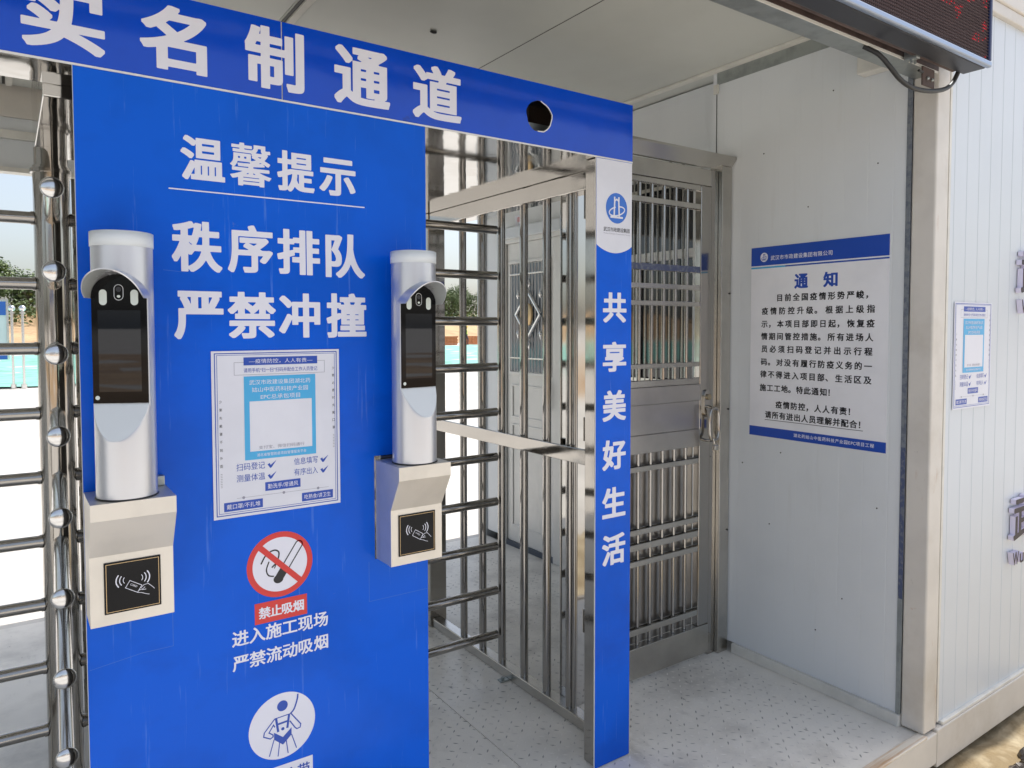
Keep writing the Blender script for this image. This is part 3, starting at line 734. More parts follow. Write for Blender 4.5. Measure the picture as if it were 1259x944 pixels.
# ================================================================== POSTERS
def qr_poster(name, label, loc, rz, w_, h_, group):
    T = thing(name, label, 'poster', loc, rz, group, local=True)
    X = lambda f: f*w_
    Z = lambda f: h_*(1-f)
    MB().box(0, 0, 0, w_, .0008, h_).build('sheet', 'sheet_white', T)
    b = MB()
    for e, t in ((.024, .0022), (.040, .0011)):
        x0, x1, z0, z1 = e*w_, w_-e*w_, e*w_, h_-e*w_*.8
        b.stroke([(x0, z0), (x1, z0), (x1, z1), (x0, z1)], t*w_/.32, .0003, True)
    b.build('border', 'ink_blue', T)
    g = MB(); g.stroke([(X(.165), Z(.145)), (X(.875), Z(.145)), (X(.875), Z(.07)), (X(.165), Z(.07))], .0009, .0003, True); g.build('label_frame', 'ink_grey', T)
    L1 = MB().rect(X(.235), Z(.088), X(.815), Z(.040), .0006).build('blue_label', 'ink_blue', T)
    letters('text', '—疫情防控，人人有责—', X(.275), Z(.078), X(.775), Z(.050), .0009, 'print_white', L1)
    letters('text', '请用手机“扫一扫”扫码并配合工作人员登记', X(.235), Z(.132), X(.815), Z(.105), .0005, 'ink_blue', T)
    cb_ = MB().rect(X(.235), Z(.662), X(.797), Z(.155), .0006).build('cyan_block', 'ink_cyan', T)
    for s_, z, a, c in (('武汉市政建设集团湖北药', .192, .275, .755), ('姑山中医药科技产业园', .237, .295, .735), ('EPC总承包项目', .282, .36, .67)):
        letters('text', s_, X(a), Z(z+.015), X(c), Z(z-.015), .0009, 'print_white', cb_)
    MB().rect(X(.275), Z(.612), X(.765), Z(.307), .0009).build('blank_square', 'sheet_white', cb_)
    letters('text', '支付宝、微信扫码通行', X(.34), Z(.602), X(.70), Z(.580), .0012, 'ink_grey', cb_)
    letters('text', '湖北省智慧防疫项目管理服务平台', X(.325), Z(.646), X(.715), Z(.626), .0009, 'print_white', cb_)
    for s_, a, c, z in (('扫码登记', .17, .385, .700), ('测量体温', .17, .385, .768), ('信息填写', .615, .81, .700), ('有序出入', .615, .81, .768)):
        letters('text', s_, X(a), Z(z+.022), X(c), Z(z-.022), .0004, 'ink_blue', T)
        t = MB(); x = X(c+.02); zz = Z(z)
        t.flat([(x, zz), (x+.018*w_, zz+.010*w_), (x+.024*w_, zz-.006*w_), (x+.020*w_, zz-.030*w_)], .0004); t.flat([(x+.020*w_, zz-.030*w_), (x+.032*w_, zz-.026*w_), (x+.070*w_, zz+.028*w_), (x+.024*w_, zz-.006*w_)], .0004)
        t.build('tick', 'ink_blue', T)
    for s_, a, c, z in (('勤洗手/常通风', .385, .665, .836), ('戴口罩/不扎堆', .075, .365, .932), ('吃熟食/讲卫生', .675, .935, .932)):
        Lb = MB().rect(X(a), Z(z+.027), X(c), Z(z-.027), .0004).build('blue_label', 'ink_blue', T)
        letters('text', s_, X(a+.02), Z(z+.015), X(c-.02), Z(z-.015), .0007, 'print_white', Lb)
    k = MB(); k.stroke([(X(.17), Z(.886)), (X(.90), Z(.886))], .0007, .0003)
    for a in (.22, .53, .81): k.disc(X(a), Z(.886), .011*w_, None, .0005, 14)
    k.build('timeline', 'ink_grey', T)
    for x, z0, s_ in ((.062, .30, '少聚先戴罩不到外面聚集'), (.948, .12, '少聚必要时先戴口罩出外')):
        v = MB()
        for i, ch in enumerate(s_[:9]):
            zz = z0+i*.048; letters('', ch, X(x-.010), Z(zz+.009), X(x+.010), Z(zz-.009), .0004, None, None, into=v)
        for i in range(9): zz = z0+.43+i*.010; v.rect(X(x-.008), Z(zz+.0012), X(x+.006), Z(zz-.0004), .0004)
        v.build('side_text', 'ink_black', T)
    return T
qr_poster('health_poster', 'white registration poster with cyan block on the big blue panel', (px(.400), PY-.0024, pz(.9865)), 0, .3195*K, .4085*K, 'registration posters')
qr_poster('health_poster', 'white registration poster with cyan block on the outer cabin wall, right of the cream post', (2.793, FY+.0026, 1.151), 0, .300, .391, 'registration posters')

# --- notice poster on the side wall
N_ = thing('notice_poster', 'large white printed notice with blue top and bottom bands on the side wall', 'poster', (WX-.0018, 1.9845, .9887), R(-90), local=True)
NW, NH = .595, .800
zt = lambda f: NH-f
MB().box(0, 0, 0, NW, .0010, NH).build('sheet', 'notice_white', N_)
bd = MB().rect(0, zt(.0775), NW, NH, .0005).build('top_band', 'ink_blue', N_)
MB().rect(0, zt(.089), NW, zt(.083), .0005).build('stripe', 'ink_blue', N_)
MB().rect(0, zt(.0895), NW*.28, zt(.0835), .0008).build('stripe', 'ink_cyan', N_)
logo(bd, .064, zt(.043), .0185, 'print_white', 'ink_blue', .0009)
line('text', '武汉市市政建设集团有限公司', .095, .375, zt(.049), .0205, .0009, 'print_white', bd, (.018, .012), 30)
letters('heading', '通', .209, zt(.181), .270, zt(.122), .0005, 'ink_blue', N_, (.040, .028), 60)
letters('heading', '知', .336, zt(.181), .396, zt(.122), .0005, 'ink_blue', N_, (.040, .028), 60)
NB = (.032, .022)
rows = [('目前全国疫情形势严峻，', .122, .545, .216), ('疫情防控升级。根据上级指', .050, .550, .270), ('示，本项目部即日起，恢复疫', .050, .548, .324), ('情期间管控措施。所有进场人', .050, .544, .376),
        ('员必须扫码登记并出示行程', .050, .543, .429), ('码。对没有履行防疫义务的一', .050, .541, .484), ('律不得进入项目部、生活区及', .048, .540, .536), ('施工工地。特此通知！', .048, .395, .593),
        ('疫情防控，人人有责！', .126, .480, .660), ('请所有进出人员理解并配合！', .076, .520, .706)]
for s_, a, c, z in rows: line('text_line', s_, a, c, zt(z), .0315, .0005, 'ink_black', N_, NB, 34)
MB().rect(.077, zt(.7285), .507, zt(.7265), .0005).build('underline', 'ink_black', N_)
fb = MB().rect(0, 0, NW, .040, .0005).build('bottom_band', 'ink_blue', N_)
line('text', '湖北药姑山中医药科技产业园EPC项目工程', .214, .552, .0215, .0165, .0009, 'print_white', fb, (.018, .012), 26)

# ================================================================== TERMINALS AND CARD BOXES
def card_box(label, x0, x1):
    y1 = PY-.0025; yf = 1.664; yt = 1.615
    T = thing('card_reader_box', label, 'card reader', ((x0+x1)/2, y1, pz(.818)), group='card reader boxes on the blue panel')
    z = [pz(.818), pz(.968), pz(1.055), pz(1.090)]
    MB().prism([(y1, z[0]), (yf, z[0]), (yf, z[1]), (yt, z[2]), (yt, z[3]), (y1, z[3])], 'x', x0, x1).build('housing', 'boxsteel', T)
    w_ = x1-x0; cx0 = (x0+x1)/2
    for q_ in (.42, .62): MB().sphere((x0+(x1-x0)*q_, (yf+yt)/2+.004, (z[1]+z[2])/2), .0022, 8, 6).build('screw', 'galv', T)
    MB().bbox(x1-.018, y1-.022, z[3]+.0005, x1-.002, y1-.002, z[3]+.022, .002).build('hinge', 'galv', T)
    a, c, e, f = cx0-.0525, cx0+.0525, pz(.842), pz(.953)
    RP = MB().bbox(a, yf-.0025, e, c, yf-.0003, f, .0008).build('reader_plate', 'glass_black', T)
    def fl(b, name, m):
        for i, p in enumerate(b.v): b.v[i] = (p[0], p[1]+yf-.0025, p[2])
        return b.build(name, m, RP)
    b = MB(); b.stroke([(a+.004, e+.004), (c-.004, e+.004), (c-.004, f-.004), (a+.004, f-.004)], .0011, .0003, True); fl(b, 'gold_border', 'gold')
    zc = (e+f)/2+.012; b = MB()
    for sgn in (-1, 1):
        for k, r in enumerate((.012, .0185, .025)):
            ccx = cx0+sgn*.006
            pts = [(ccx+sgn*r*math.cos(t), zc+r*math.sin(t)*.85) for t in [R(-36)+R(72)*j/10 for j in range(11)]]
            b.stroke(pts, .0012+.0005*k, .0004)
    fl(b, 'wave_icon', 'print_white')
    b = MB(); ca = R(-32); u = Vector((math.cos(ca), math.sin(ca))); v = Vector((-u.y, u.x)); cc = Vector((cx0+.001, zc-.016))
    crn = [tuple(cc+u*p+v*r) for p, r in ((-.013, -.008), (.013, -.008), (.013, .008), (-.013, .008))]
    b.stroke(crn, .0011, .0004, True)
    letters('', 'CARD', 0, 0, .014, .004, 0, None, None, into=(t := MB()))
    t.v = [(cc.x+u.x*(p[0]-.008)+v.x*p[2], -.0004, cc.y+u.y*(p[0]-.008)+v.y*p[2]) for p in t.v]; b.add(t.v, t.f)
    o = Vector((cx0+.014, zc-.022))
    for pts in ([(.0, .0), (.006, .006), (.014, .007), (.022, -.001), (.026, -.006)], [(-.004, -.004), (.004, -.002), (.008, .001)], [(-.006, -.008), (.002, -.010), (.010, -.014), (.016, -.016)], [(.002, -.004), (.010, -.004)]):
        b.stroke([(o.x+p[0], o.y+p[1]) for p in pts], .0010, .00045)
    fl(b, 'card_icon', 'print_white')
    for sx_, sz in ((.35, .045), (.62, .045), (.30, -.01)):
        pass
    return T
card_box('card reader box under the left face terminal, both sides flush on blue', px(.1305), px(.2925))
card_box('card reader box at the right edge of the blue panel, under the narrow terminal', px(.8205), px(.9735))

def terminal(label, x, y, rot):
    T = thing('face_terminal', label, 'face scanner', (x, y, pz(1.0905)), rot, 'face recognition terminals', local=True)
    z0 = .0005; r = .0565; top = .537; d = .34*r; hw = math.sqrt(r*r-d*d)
    # heights over the box top
    zc0, zf0, zf1, za_ = .120, .192, .408, .455       # chin tip, face bottom, arch springing, arch crown
    n = 64
    def lathe(b, prof, nn=n):
        vs = [(rr_*math.sin(2*math.pi*k/nn), -rr_*math.cos(2*math.pi*k/nn), z) for rr_, z in prof for k in range(nn)]
        b.add(vs, [(j*nn+k, j*nn+(k+1) % nn, (j+1)*nn+(k+1) % nn, (j+1)*nn+k) for j in range(len(prof)-1) for k in range(nn)], True)
    # the column is cut flat where the screen sits: y is clamped to -d between the chin curve and the arch
    def ycut(xx, z):
        """y of the front surface at height z"""
        yy = -math.sqrt(max(0, r*r-xx*xx))
        if abs(xx) < hw+1e-6:
            # chin: slanted cut from (z=zf0, y=-d) down to (z=zc0, y=-r)
            if z < zf0: lim = -d-(r-d)*(zf0-z)/(zf0-zc0)
            elif z < zf1: lim = -d
            else:
                crown = zf1+(za_-zf1)*math.sqrt(max(0, 1-(xx/hw)**2))
                lim = -d if z <= crown else -9
            yy = max(yy, lim)
        return yy
    zs = sorted(set([z0, .003, .05, zc0-.002]+[zc0+(zf0-zc0)*k/14 for k in range(15)]+[zf0+.02*k for k in range(1, 11)]+[zf1+(za_-zf1)*k/16 for k in range(17)]+[za_+.002, .48, .50, top]))
    b = MB(); vs = []
    ang = [-math.pi/2+math.pi*k/48 for k in range(49)]
    for z in zs:
        ring_ = []
        for a in ang: xx = r*math.sin(a); ring_.append((xx, ycut(xx, z), z))
        for k in range(1, 32): a = math.pi/2+math.pi*k/32; ring_.append((r*math.sin(a), -r*math.cos(a), z))
        vs += ring_
    m_ = len(ring_)
    b.add(vs, [(j*m_+k, j*m_+(k+1) % m_, (j+1)*m_+(k+1) % m_, (j+1)*m_+k) for j in range(len(zs)-1) for k in range(m_)], True)
    b.add(vs[-m_:], [tuple(range(m_))])
    o = b.build('column', 'silver', T)
    bm = bmesh.new(); bm.from_mesh(o.data)
    for e in bm.edges:
        if len(e.link_faces) == 2 and e.calc_face_angle(0) > R(28): e.smooth = False
    bm.to_mesh(o.data); bm.free()
    b = MB(); lathe(b, [(r+.0005, .003), (r+.0022, .001), (r+.0022, .0005), (.001, .0005)]); b.build('foot_ring', 'rubber', T)
    b = MB(); lathe(b, [(r+.0004, top-.030), (r+.0016, top-.0295), (r+.0018, top-.001), (r-.002, top-.0005), (.0005, top-.0005)]); b.build('cap_ring', 'cap', T)
    # chin plate
    b = MB(); pts = []
    for k in range(21):
        xx = -hw+2*hw*k/20
        # lowest z where the slanted plane meets the column surface
        yy = math.sqrt(max(0, r*r-xx*xx)); zz = zf0-(yy-d)/(r-d)*(zf0-zc0)
        pts.append((xx, -yy-.0004, zz))
    pts2 = [(p[0], -d-.0006, zf0) for p in pts]
    b.add(pts+pts2, [(i, i+1, 21+i+1, 21+i) for i in range(20)]); b.build('chin_plate', 'cap', T)
    # black glass face
    pts = [(-hw+.001, zf0+.001), (hw-.001, zf0+.001)]+[((hw-.001)*math.cos(math.pi*k/28), zf1+(za_-zf1-.002)*math.sin(math.pi*k/28)) for k in range(29)]
    f = MB(); f.prism([(p[0], p[1]) for p in pts], 'y', -d-.0035, -d-.0002); F_ = f.build('screen_panel', 'glass_black', T)
    yy = d+.0036
    MB().rect(-hw+.013, zf0+.024, hw-.013, zf1-.028, yy+.0002).build('display', 'display', F_)
    for sg in (-1, 1):
        g = MB(); rr2 = .0072; c = sg*.0295; zm = zf1-.002; hh = .0085
        pts = [(c+rr2*math.cos(t), zm+hh+rr2*math.sin(t)) for t in [math.pi*k/10 for k in range(11)]]+[(c-rr2*math.cos(t), zm-hh-rr2*math.sin(t)) for t in [math.pi*k/10 for k in range(11)]]
        g.prism(pts, 'y', -yy-.0008, -yy); g.build('fill_light', 'lightglass', F_)
    g = MB(); zm = zf1+.008; pts = [(.0085*math.cos(t), zm+.007+.0085*math.sin(t)) for t in [math.pi*k/10 for k in range(11)]]+[(-.0085*math.cos(t), zm-.007-.0085*math.sin(t)) for t in [math.pi*k/10 for k in range(11)]]
    g.stroke(pts, .001, yy+.0004, True); g.build('camera_rim', 'silver', F_)
    g = MB(); g.disc(0, zm+.006, .0052, None, yy+.0004, 24); g.build('lens', 'led_case', F_)
    g = MB(); g.disc(0, zm-.008, .0035, .0026, yy+.0004, 16); g.build('sensor', 'lightglass', F_)
    g = MB(); g.disc(-hw+.0095, zf0+.012, .0042, None, yy+.0004, 20); g.build('button', 'lightglass', F_)
    # visor: arched hood, longest at the crown
    b = MB(); outer = []; K2 = 30; rows_ = 8
    def vis(rad, zr, y):
        return [(rad*math.cos(math.pi*k/K2), y, zf1+zr*math.sin(math.pi*k/K2)) for k in range(K2+1)]
    ro, zo = hw+.0028, za_-zf1+.004; ri_, zi = hw+.0004, za_-zf1+.0015
    L = .085
    vs = []
    for q_ in range(rows_+1):
        t = q_/rows_; 
        for k in range(K2+1):
            a = math.pi*k/K2; ext = L*(.40+.60*math.sin(a)**.8)
            vs.append((ro*math.cos(a), -d*.6-ext*t, zf1-.004*(1-math.sin(a))+zo*math.sin(a)))
    nn = len(vs)
    for q_ in range(rows_+1):
        t = q_/rows_
        for k in range(K2+1):
            a = math.pi*k/K2; ext = L*(.40+.60*math.sin(a)**.8)
            vs.append((ri_*math.cos(a), -d*.6-ext*t, zf1-.004*(1-math.sin(a))+zi*math.sin(a)))
    w1 = K2+1
    b.add(vs, [(q_*w1+k, q_*w1+k+1, (q_+1)*w1+k+1, (q_+1)*w1+k) for q_ in range(rows_) for k in range(K2)], True)
    b.cur = 1
    b.add(vs, [(nn+(q_+1)*w1+k, nn+(q_+1)*w1+k+1, nn+q_*w1+k+1, nn+q_*w1+k) for q_ in range(rows_) for k in range(K2)], True)
    b.cur = 0
    b.add(vs, [(rows_*w1+k, rows_*w1+k+1, nn+rows_*w1+k+1, nn+rows_*w1+k) for k in range(K2)])
    b.add(vs, [(q_*w1, (q_+1)*w1, nn+(q_+1)*w1, nn+q_*w1) for q_ in range(rows_)]+[(q_*w1+K2, nn+q_*w1+K2, nn+(q_+1)*w1+K2, (q_+1)*w1+K2) for q_ in range(rows_)])
    b.build('visor', ['silver', 'visor_in'], T)
    return T
terminal('wide silver face scanner column at the left edge of the blue panel', .197, 1.673, R(-26))
terminal('silver face scanner column beside the turnstile opening, its screen turned right', .857, 1.673, R(7))
MB()

# ================================================================== TURNSTILES
def ball(b, c, r): b.sphere(c, r, 24, 14)
def rotor(parent, x, y, dirs, zs_, colr, L, z1, tips=True):
    Rt = MB()
    Rt.tube([(x, y, .012), (x, y, z1)], colr, 40); ro = Rt.build('rotor', 'mirror', parent)
    for z, a in ((.0005, .075), (z1-.02, colr+.006)):
        MB().tube([(x, y, z), (x, y, z+.011)], a, 32).build('collar', 'tube', ro)
    for k in range(len(zs_)-1 if False else 0): pass
    for z in zs_:
        for dd in dirs:
            u = Vector((math.cos(dd), math.sin(dd), 0)); p0 = Vector((x, y, z))+u*(colr-.004); p1 = Vector((x, y, z))+u*(L-.012)
            a = MB(); a.tube([p0, p1], .0175, 20); a.tube([p0+u*.003, p0+u*.010], .0195, 20)
            A_ = a.build('arm', 'tube', ro)
            if tips:
                t_ = MB(); t_.sphere((0, 0, 0), .0240, 32, 20)
                t_.v = [tuple(p1+Vector(q_)-u*(Vector(q_).dot(u)*.58)) for q_ in t_.v]; t_.build('ball_tip', 'chrome_pole', ro)
    return ro
T1 = thing('turnstile', 'full height turnstile of the left lane with ball tipped horizontal arms', 'turnstile', (.115, 2.5, 0), group='full height turnstiles')
zsL = [.270-.187+.187*k for k in range(10)]
zsL = [z+.001 for z in zsL]
TW = -R(2.6)
rotor(T1, .117, 2.5, [TW, math.pi+TW, -math.pi/2+TW, math.pi/2+TW], [.083+.187*k for k in range(10)], .046, .575, 1.915)
MB().tube([(.117, 2.5, 1.905), (.117, 2.5, 1.965)], .042, 40).build('sleeve', 'mirror', T1)
MB().bbox(-2.4, PY+.006, hz0-.002, .30, 1.93, hz1-.006, .003).build('top_housing', 'mirror_flat', T1)
MB().bbox(.078, 1.9315, hz0-.03, .300, 2.62, hz1-.01, .003).build('cross_housing', 'mirror_flat', T1)
MB().bbox(.205, 3.09, .001, .285, 3.165, hz0-.001, .003).build('rear_post', 'mirror', T1)
for y in (2.62, 2.80, 2.96): MB().tube([(.245, y, .05), (.245, y, hz0)], .016, 16).build('guard_tube', 'tube', T1)
MB().bbox(.222, 2.05, .001, .268, 3.088, .05, .003).build('base_rail', 'brushed', T1)
for x in (-.62,):
    MB().bbox(x-.05, PY+.006, .001, x+.03, PY+.07, hz0-.003, .003).build('front_post', 'mirror', T1)
    MB().bbox(x-.05, 3.09, .001, x+.03, 3.165, hz0-.001, .003).build('rear_post', 'mirror', T1)
    MB().bbox(x-.035, PY+.071, .001, x+.015, 3.088, .05, .003).build('base_rail', 'brushed', T1)
    for k in range(9):
        y = 1.95+k*.135; MB().tube([(x-.01, y, .05), (x-.01, y, hz0)], .016, 16).build('guard_tube', 'tube', T1)

T2 = thing('turnstile', 'full height turnstile of the open right lane, upright guard tubes on a floor rail', 'turnstile', (1.09, 2.5, 0), group='full height turnstiles')
rotor(T2, 1.09, 2.5, [0, R(120), R(240)], [.168+.187*k for k in range(10)], .046, .580, 1.94, False)
GX = 1.66
MB().bbox(.3015, PY+.006, hz0-.002, px(1.7846), 3.14, hz0+.02, .003).build('top_sheet', 'mirror_flat', T2)
hx0, hx1 = 1.25, 1.40
MB().box(.3015, PY+.008, hz0+.0205, hx0, 3.13, hz1-.006).build('top_housing', 'brushed', T2)
MB().box(hx1, PY+.008, hz0+.0205, px(1.7846)-.002, 3.13, hz1-.006).build('top_housing', 'brushed', T2)
MB().box(hx0+.0005, PY+.16, hz0+.0205, hx1-.0005, 3.13, hz1-.006).build('top_housing', 'dark_brown', T2)  # dark back wall, painted shade inside the header hole
MB().box(hx0+.0005, PY+.008, hz1-.010, hx1-.0005, PY+.1595, hz1-.006).build('housing_lid', 'led_case', T2)  # near-black colour, painted shade at the top of the recess
MB().box(hx0+.001, PY+.05, hz0+.0205, hx1-.001, PY+.053, pz(2.104)).build('inner_plate', 'galv', T2)
MB().bbox(GX, 1.832, hz0-.066, GX+.07, 3.075, hz0-.0025, .003).build('top_rail', 'mirror', T2)
MB().bbox(GX+.005, 1.832, .001, GX+.055, 3.075, .042, .003).build('base_rail', 'brushed', T2)
MB().bbox(GX-.006, 1.832, .968, GX+.008, 3.075, 1.022, .002).build('mid_rail', 'mirror', T2)
MB().bbox(1.557, PY+.006, .001, 1.703, PY+.064, hz0-.003, .003).build('front_post', 'mirror', T2)
MB().bbox(1.60, PY+.065, .001, 1.72, 1.83, hz0-.004, .002).build('front_post', 'mirror', T2)
MB().bbox(GX-.006, 3.077, .001, GX+.085, 3.165, hz0-.003, .003).build('rear_post', 'mirror', T2)
for y in (2.815, 2.655, 2.505, 2.345, 2.195, 2.055):
    MB().tube([(GX+.028, y, .042), (GX+.028, y, hz0-.066)], .0165, 20).build('guard_tube', 'tube', T2)
MB().tube([(GX+.028, 2.028, .042), (GX+.028, 2.028, hz0-.066)], .010, 16).build('guard_tube', 'tube', T2)
for y in (2.43,): MB().bbox(GX-.035, y-.015, .0005, GX+.004, y+.015, .006, .001).build('anchor_plate', 'galv', T2)
MB().tube([(GX-.02, 2.43, .006), (GX-.02, 2.43, .016)], .007, 6).build('anchor_bolt', 'galv', T2)
for a, c in ((.20, .28), (.80, .88)):
    MB().bbox(a, PY+.006, .001, c, PY+.075, hz0-.003, .003).build('front_post', 'mirror', T2)
# box beam across the lower back of the panel
for z in (.35, 1.3): MB().box(.281, PY+.02, z, .799, PY+.05, z+.04).build('panel_rail', 'brushed', T2)

# ================================================================== STEEL SIDE GATE
GY = 2.10; kk = GY/2.14
gx = lambda x: x*kk
gz = lambda z: 1.45+(z-1.45)*kk
G = thing('steel_gate', 'stainless steel barred side gate with a lock plate and oval pull handle', 'gate', (2.2, GY, 0))
gl = 1.72
# outer frame
MB().bbox(gx(2.612), GY-.012, .001, WX-.0045, GY+.055, gz(2.165), .003).build('frame_post', 'brushed', G)
MB().bbox(gx(2.565), GY+.008, .001, gx(2.610), GY+.05, gz(2.145), .002).build('frame_post', 'mirror', G)
MB().prism([(GY-.035, gz(2.195)), (GY-.035, gz(2.205)), (GY+.055, gz(2.205)), (GY+.055, gz(2.16)), (GY+.004, gz(2.15))], 'x', gl, WX-.004).build('frame_head', 'brushed', G)
MB().bbox(gl, GY+.005, gz(2.070), gx(2.563), GY+.05, gz(2.142), .002).build('frame_head', 'brushed', G)
MB().bbox(1.715, GY-.002, .001, 1.80, GY+.05, gz(2.068), .003).build('frame_post', 'mirror_flat', G)
# leaf
LF = (1.803, gx(2.562))
MB().bbox(gx(2.492), GY+.002, gz(.122), LF[1], GY+.036, gz(2.066), .003).build('leaf_stile', 'mirror', G)
MB().bbox(LF[0], GY+.002, gz(.122), LF[0]+.05, GY+.036, gz(2.066), .003).build('leaf_stile', 'brushed', G)
MB().bbox(LF[0]+.0505, GY+.004, gz(2.045), gx(2.4915), GY+.034, gz(2.066), .002).build('leaf_rail', 'brushed', G)
MB().bbox(LF[0], GY-.002, gz(.012)-.02, LF[1], GY+.038, gz(.1215), .003).build('leaf_kick_rail', 'brushed', G)
hl = [(1.964, 1.986), (1.614, 1.634), (1.543, 1.562), (1.281, 1.299), (1.2035, 1.230), (.854, .876), (.592, .614), (.527, .553), (.460, .483), (.172, .197)]
for a, c in hl:
    MB().bbox(LF[0]+.0505, GY+.004, gz(a), gx(2.4915), GY+.010, gz(c), .0015).build('cross_bar', 'brushed', G)
    MB().bbox(LF[0]+.0505, GY+.030, gz(a), gx(2.4915), GY+.036, gz(c), .0015).build('cross_bar', 'brushed', G)
tb = MB().bbox(LF[0]+.0505, GY+.0035, gz(1.689), gx(2.4915), GY+.010, gz(1.715), .0015).build('cross_bar', 'film', G); tb['label'] = 'cross bar still wrapped in blue protective film'
MB().bbox(LF[0]+.0505, GY+.030, gz(1.689), gx(2.4915), GY+.036, gz(1.715), .0015).build('cross_bar', 'brushed', G)
k = 0; x = 2.423*kk
while x > LF[0]+.07:
    MB().tube([(x, GY+.020, gz(.123)), (x, GY+.020, gz(2.044))], .0085, 14).build('bar', 'tube', G); x -= .0715*kk
MB().box(LF[0]+.051, GY+.0385, gz(.122), gx(2.4915), GY+.0405, gz(.929)).build('backing_sheet', 'brushed_h', G)
# lock plate across the middle, lightly dished in three bands
pb = MB(); z0, z1 = gz(.930), gz(1.203)
pb.bbox(LF[0]+.0505, GY-.002, z0, gx(2.4915), GY+.0035, z0+.075, .002); pb.bbox(LF[0]+.0505, GY+.0005, z0+.0755, gx(2.4915), GY+.0035, z1-.0705, .002)
pb.bbox(LF[0]+.0505, GY-.002, z1-.07, gx(2.4915), GY+.0035, z1, .002)
pb.box(LF[0]+.051, GY+.0338, z0, gx(2.491), GY+.038, z1)
LP = pb.build('lock_plate', 'brushed_h', G)
# lock escutcheon, cylinder and oval handle
hx = 2.487
es = MB(); es.prism([(hx+.020*math.cos(t), 1.142+.030*math.sin(t)+(.01 if math.sin(t) > 0 else -.05)) for t in [2*math.pi*k/28 for k in range(28)]], 'y', GY-.007, GY+.0015)
ES = es.build('lock_case', 'mirror', G)
MB().tube([(hx+.004, GY-.014, 1.150), (hx+.004, GY-.0075, 1.150)], .013, 24).build('lock_cylinder', 'brass', ES)
hd = MB()
def oval(cx0, cz0, a, c, y, sq=3): return [(cx0+a*math.copysign(abs(math.cos(t))**(2/sq), math.cos(t)), y, cz0+c*math.copysign(abs(math.sin(t))**(2/sq), math.sin(t))) for t in [2*math.pi*k/40 for k in range(41)]]
hd.tube(oval(hx+.002, 1.035, .030, .068, GY-.042), .007, 14, False)
hd.tube([(hx+.002, GY-.042, 1.100), (hx+.002, GY-.02, 1.108), (hx+.002, GY, 1.110)], .006, 12); hd.tube([(hx+.002, GY-.042, .968), (hx+.002, GY-.02, .962), (hx+.002, GY, .960)], .006, 12)
hd.build('handle', 'mirror', G)
pd = MB(); pd.tube([(hx-.012, GY-.05, .975), (hx-.012, GY-.055, .955), (hx, GY-.055, .942), (hx+.008, GY-.05, .955)], .004, 10); pd.bbox(hx-.014, GY-.06, .925, hx+.012, GY-.045, .948, .003); pd.build('padlock', 'brushed', G)
for z in (.28, 1.02, 1.86): MB().tube([(LF[0]-.002, GY-.006, z), (LF[0]-.002, GY-.006, z+.09)], .008, 12).build('hinge', 'brushed', G)
for z in (1.09, 1.60, .55): MB().sphere((gx(2.668), GY-.014, z), .004, 8, 6).build('screw', 'rubber', G)

# ================================================================== LED SIGN, CABLE, BOX
LE = thing('led_sign', 'long black electronic message board with dim red dots over the entrance', 'sign', (1.5, 1.15, 2.31))
lx0, lx1, ly0, ly1, lz0, lz1 = -.6, 2.70, 1.105, 1.188, 2.311, 2.86
MB().bbox(lx0, ly0+.012, lz0, lx1, ly1, lz1, .004).build('case', 'led_case', LE)
MB().bbox(lx0-.004, ly0-.006, lz0-.001, lx1+.004, ly0+.0115, lz0+.019, .005).build('bottom_trim', 'led_trim', LE)
MB().bbox(lx1-.014, ly0-.005, lz0+.0195, lx1+.003, ly0+.0115, lz1, .004).build('side_trim', 'led_side', LE)
MB().box(lx0, ly0+.004, lz0+.0195, lx1-.0145, ly0+.0115, lz1-.001).build('dot_panel', 'led_face', LE)
b = MB(); z = lz0+.024
while z < lz1-.01:
    b.add([(lx0, ly0+.0035, z), (lx1-.016, ly0+.0035, z), (lx1-.016, ly0-.003, z-.0016), (lx0, ly0-.003, z-.0016), (lx0, ly0+.0035, z-.0012), (lx1-.016, ly0+.0035, z-.0012)], [(0, 1, 2, 3), (3, 2, 5, 4)]); z += .010
b.build('louvre', 'led_slat', LE, kind='stuff')
b = MB(); z = lz0+.029
while z < lz0+.34:
    x = 1.35
    while x < lx1-.02:
        b.add([(x, ly0+.0032, z-.0022), (x+.0044, ly0+.0032, z-.0022), (x+.0044, ly0+.0032, z+.0022), (x, ly0+.0032, z+.0022)], [(0, 1, 2, 3)]); x += .010
    z += .010
b.build('diode', 'led_slat', LE, kind='stuff')
random.seed(11); b = MB()
for (cxx, czz, ww, hh) in ((2.40, 2.47, .10, .05), (2.55, 2.53, .07, .09), (2.67, 2.42, .05, .06), (2.48, 2.44, .05, .04), (2.60, 2.385, .05, .03), (2.68, 2.35, .03, .02), (2.25, 2.50, .05, .04), (2.66, 2.52, .05, .05)):
    for _ in range(int(ww*hh*6500)):
        x = round(random.uniform(cxx-ww/2, cxx+ww/2)/.010)*.010+.0; zz = lz0+.029+round((random.uniform(czz-hh/2, czz+hh/2)-lz0-.029)/.010)*.010
        if x < lx1-.02 and zz > lz0+.025: b.add([(x, ly0+.0028, zz-.0021), (x+.004, ly0+.0028, zz-.0021), (x+.004, ly0+.0028, zz+.0021), (x, ly0+.0028, zz+.0021)], [(0, 1, 2, 3)])
b.build('lit_diode', 'red_lit', LE, kind='stuff')
MB().box(lx0, ly1-.001, lz0+.002, lx1-.05, ly1+.012, lz0+.008).build('rear_flange', 'dark_brown', LE)
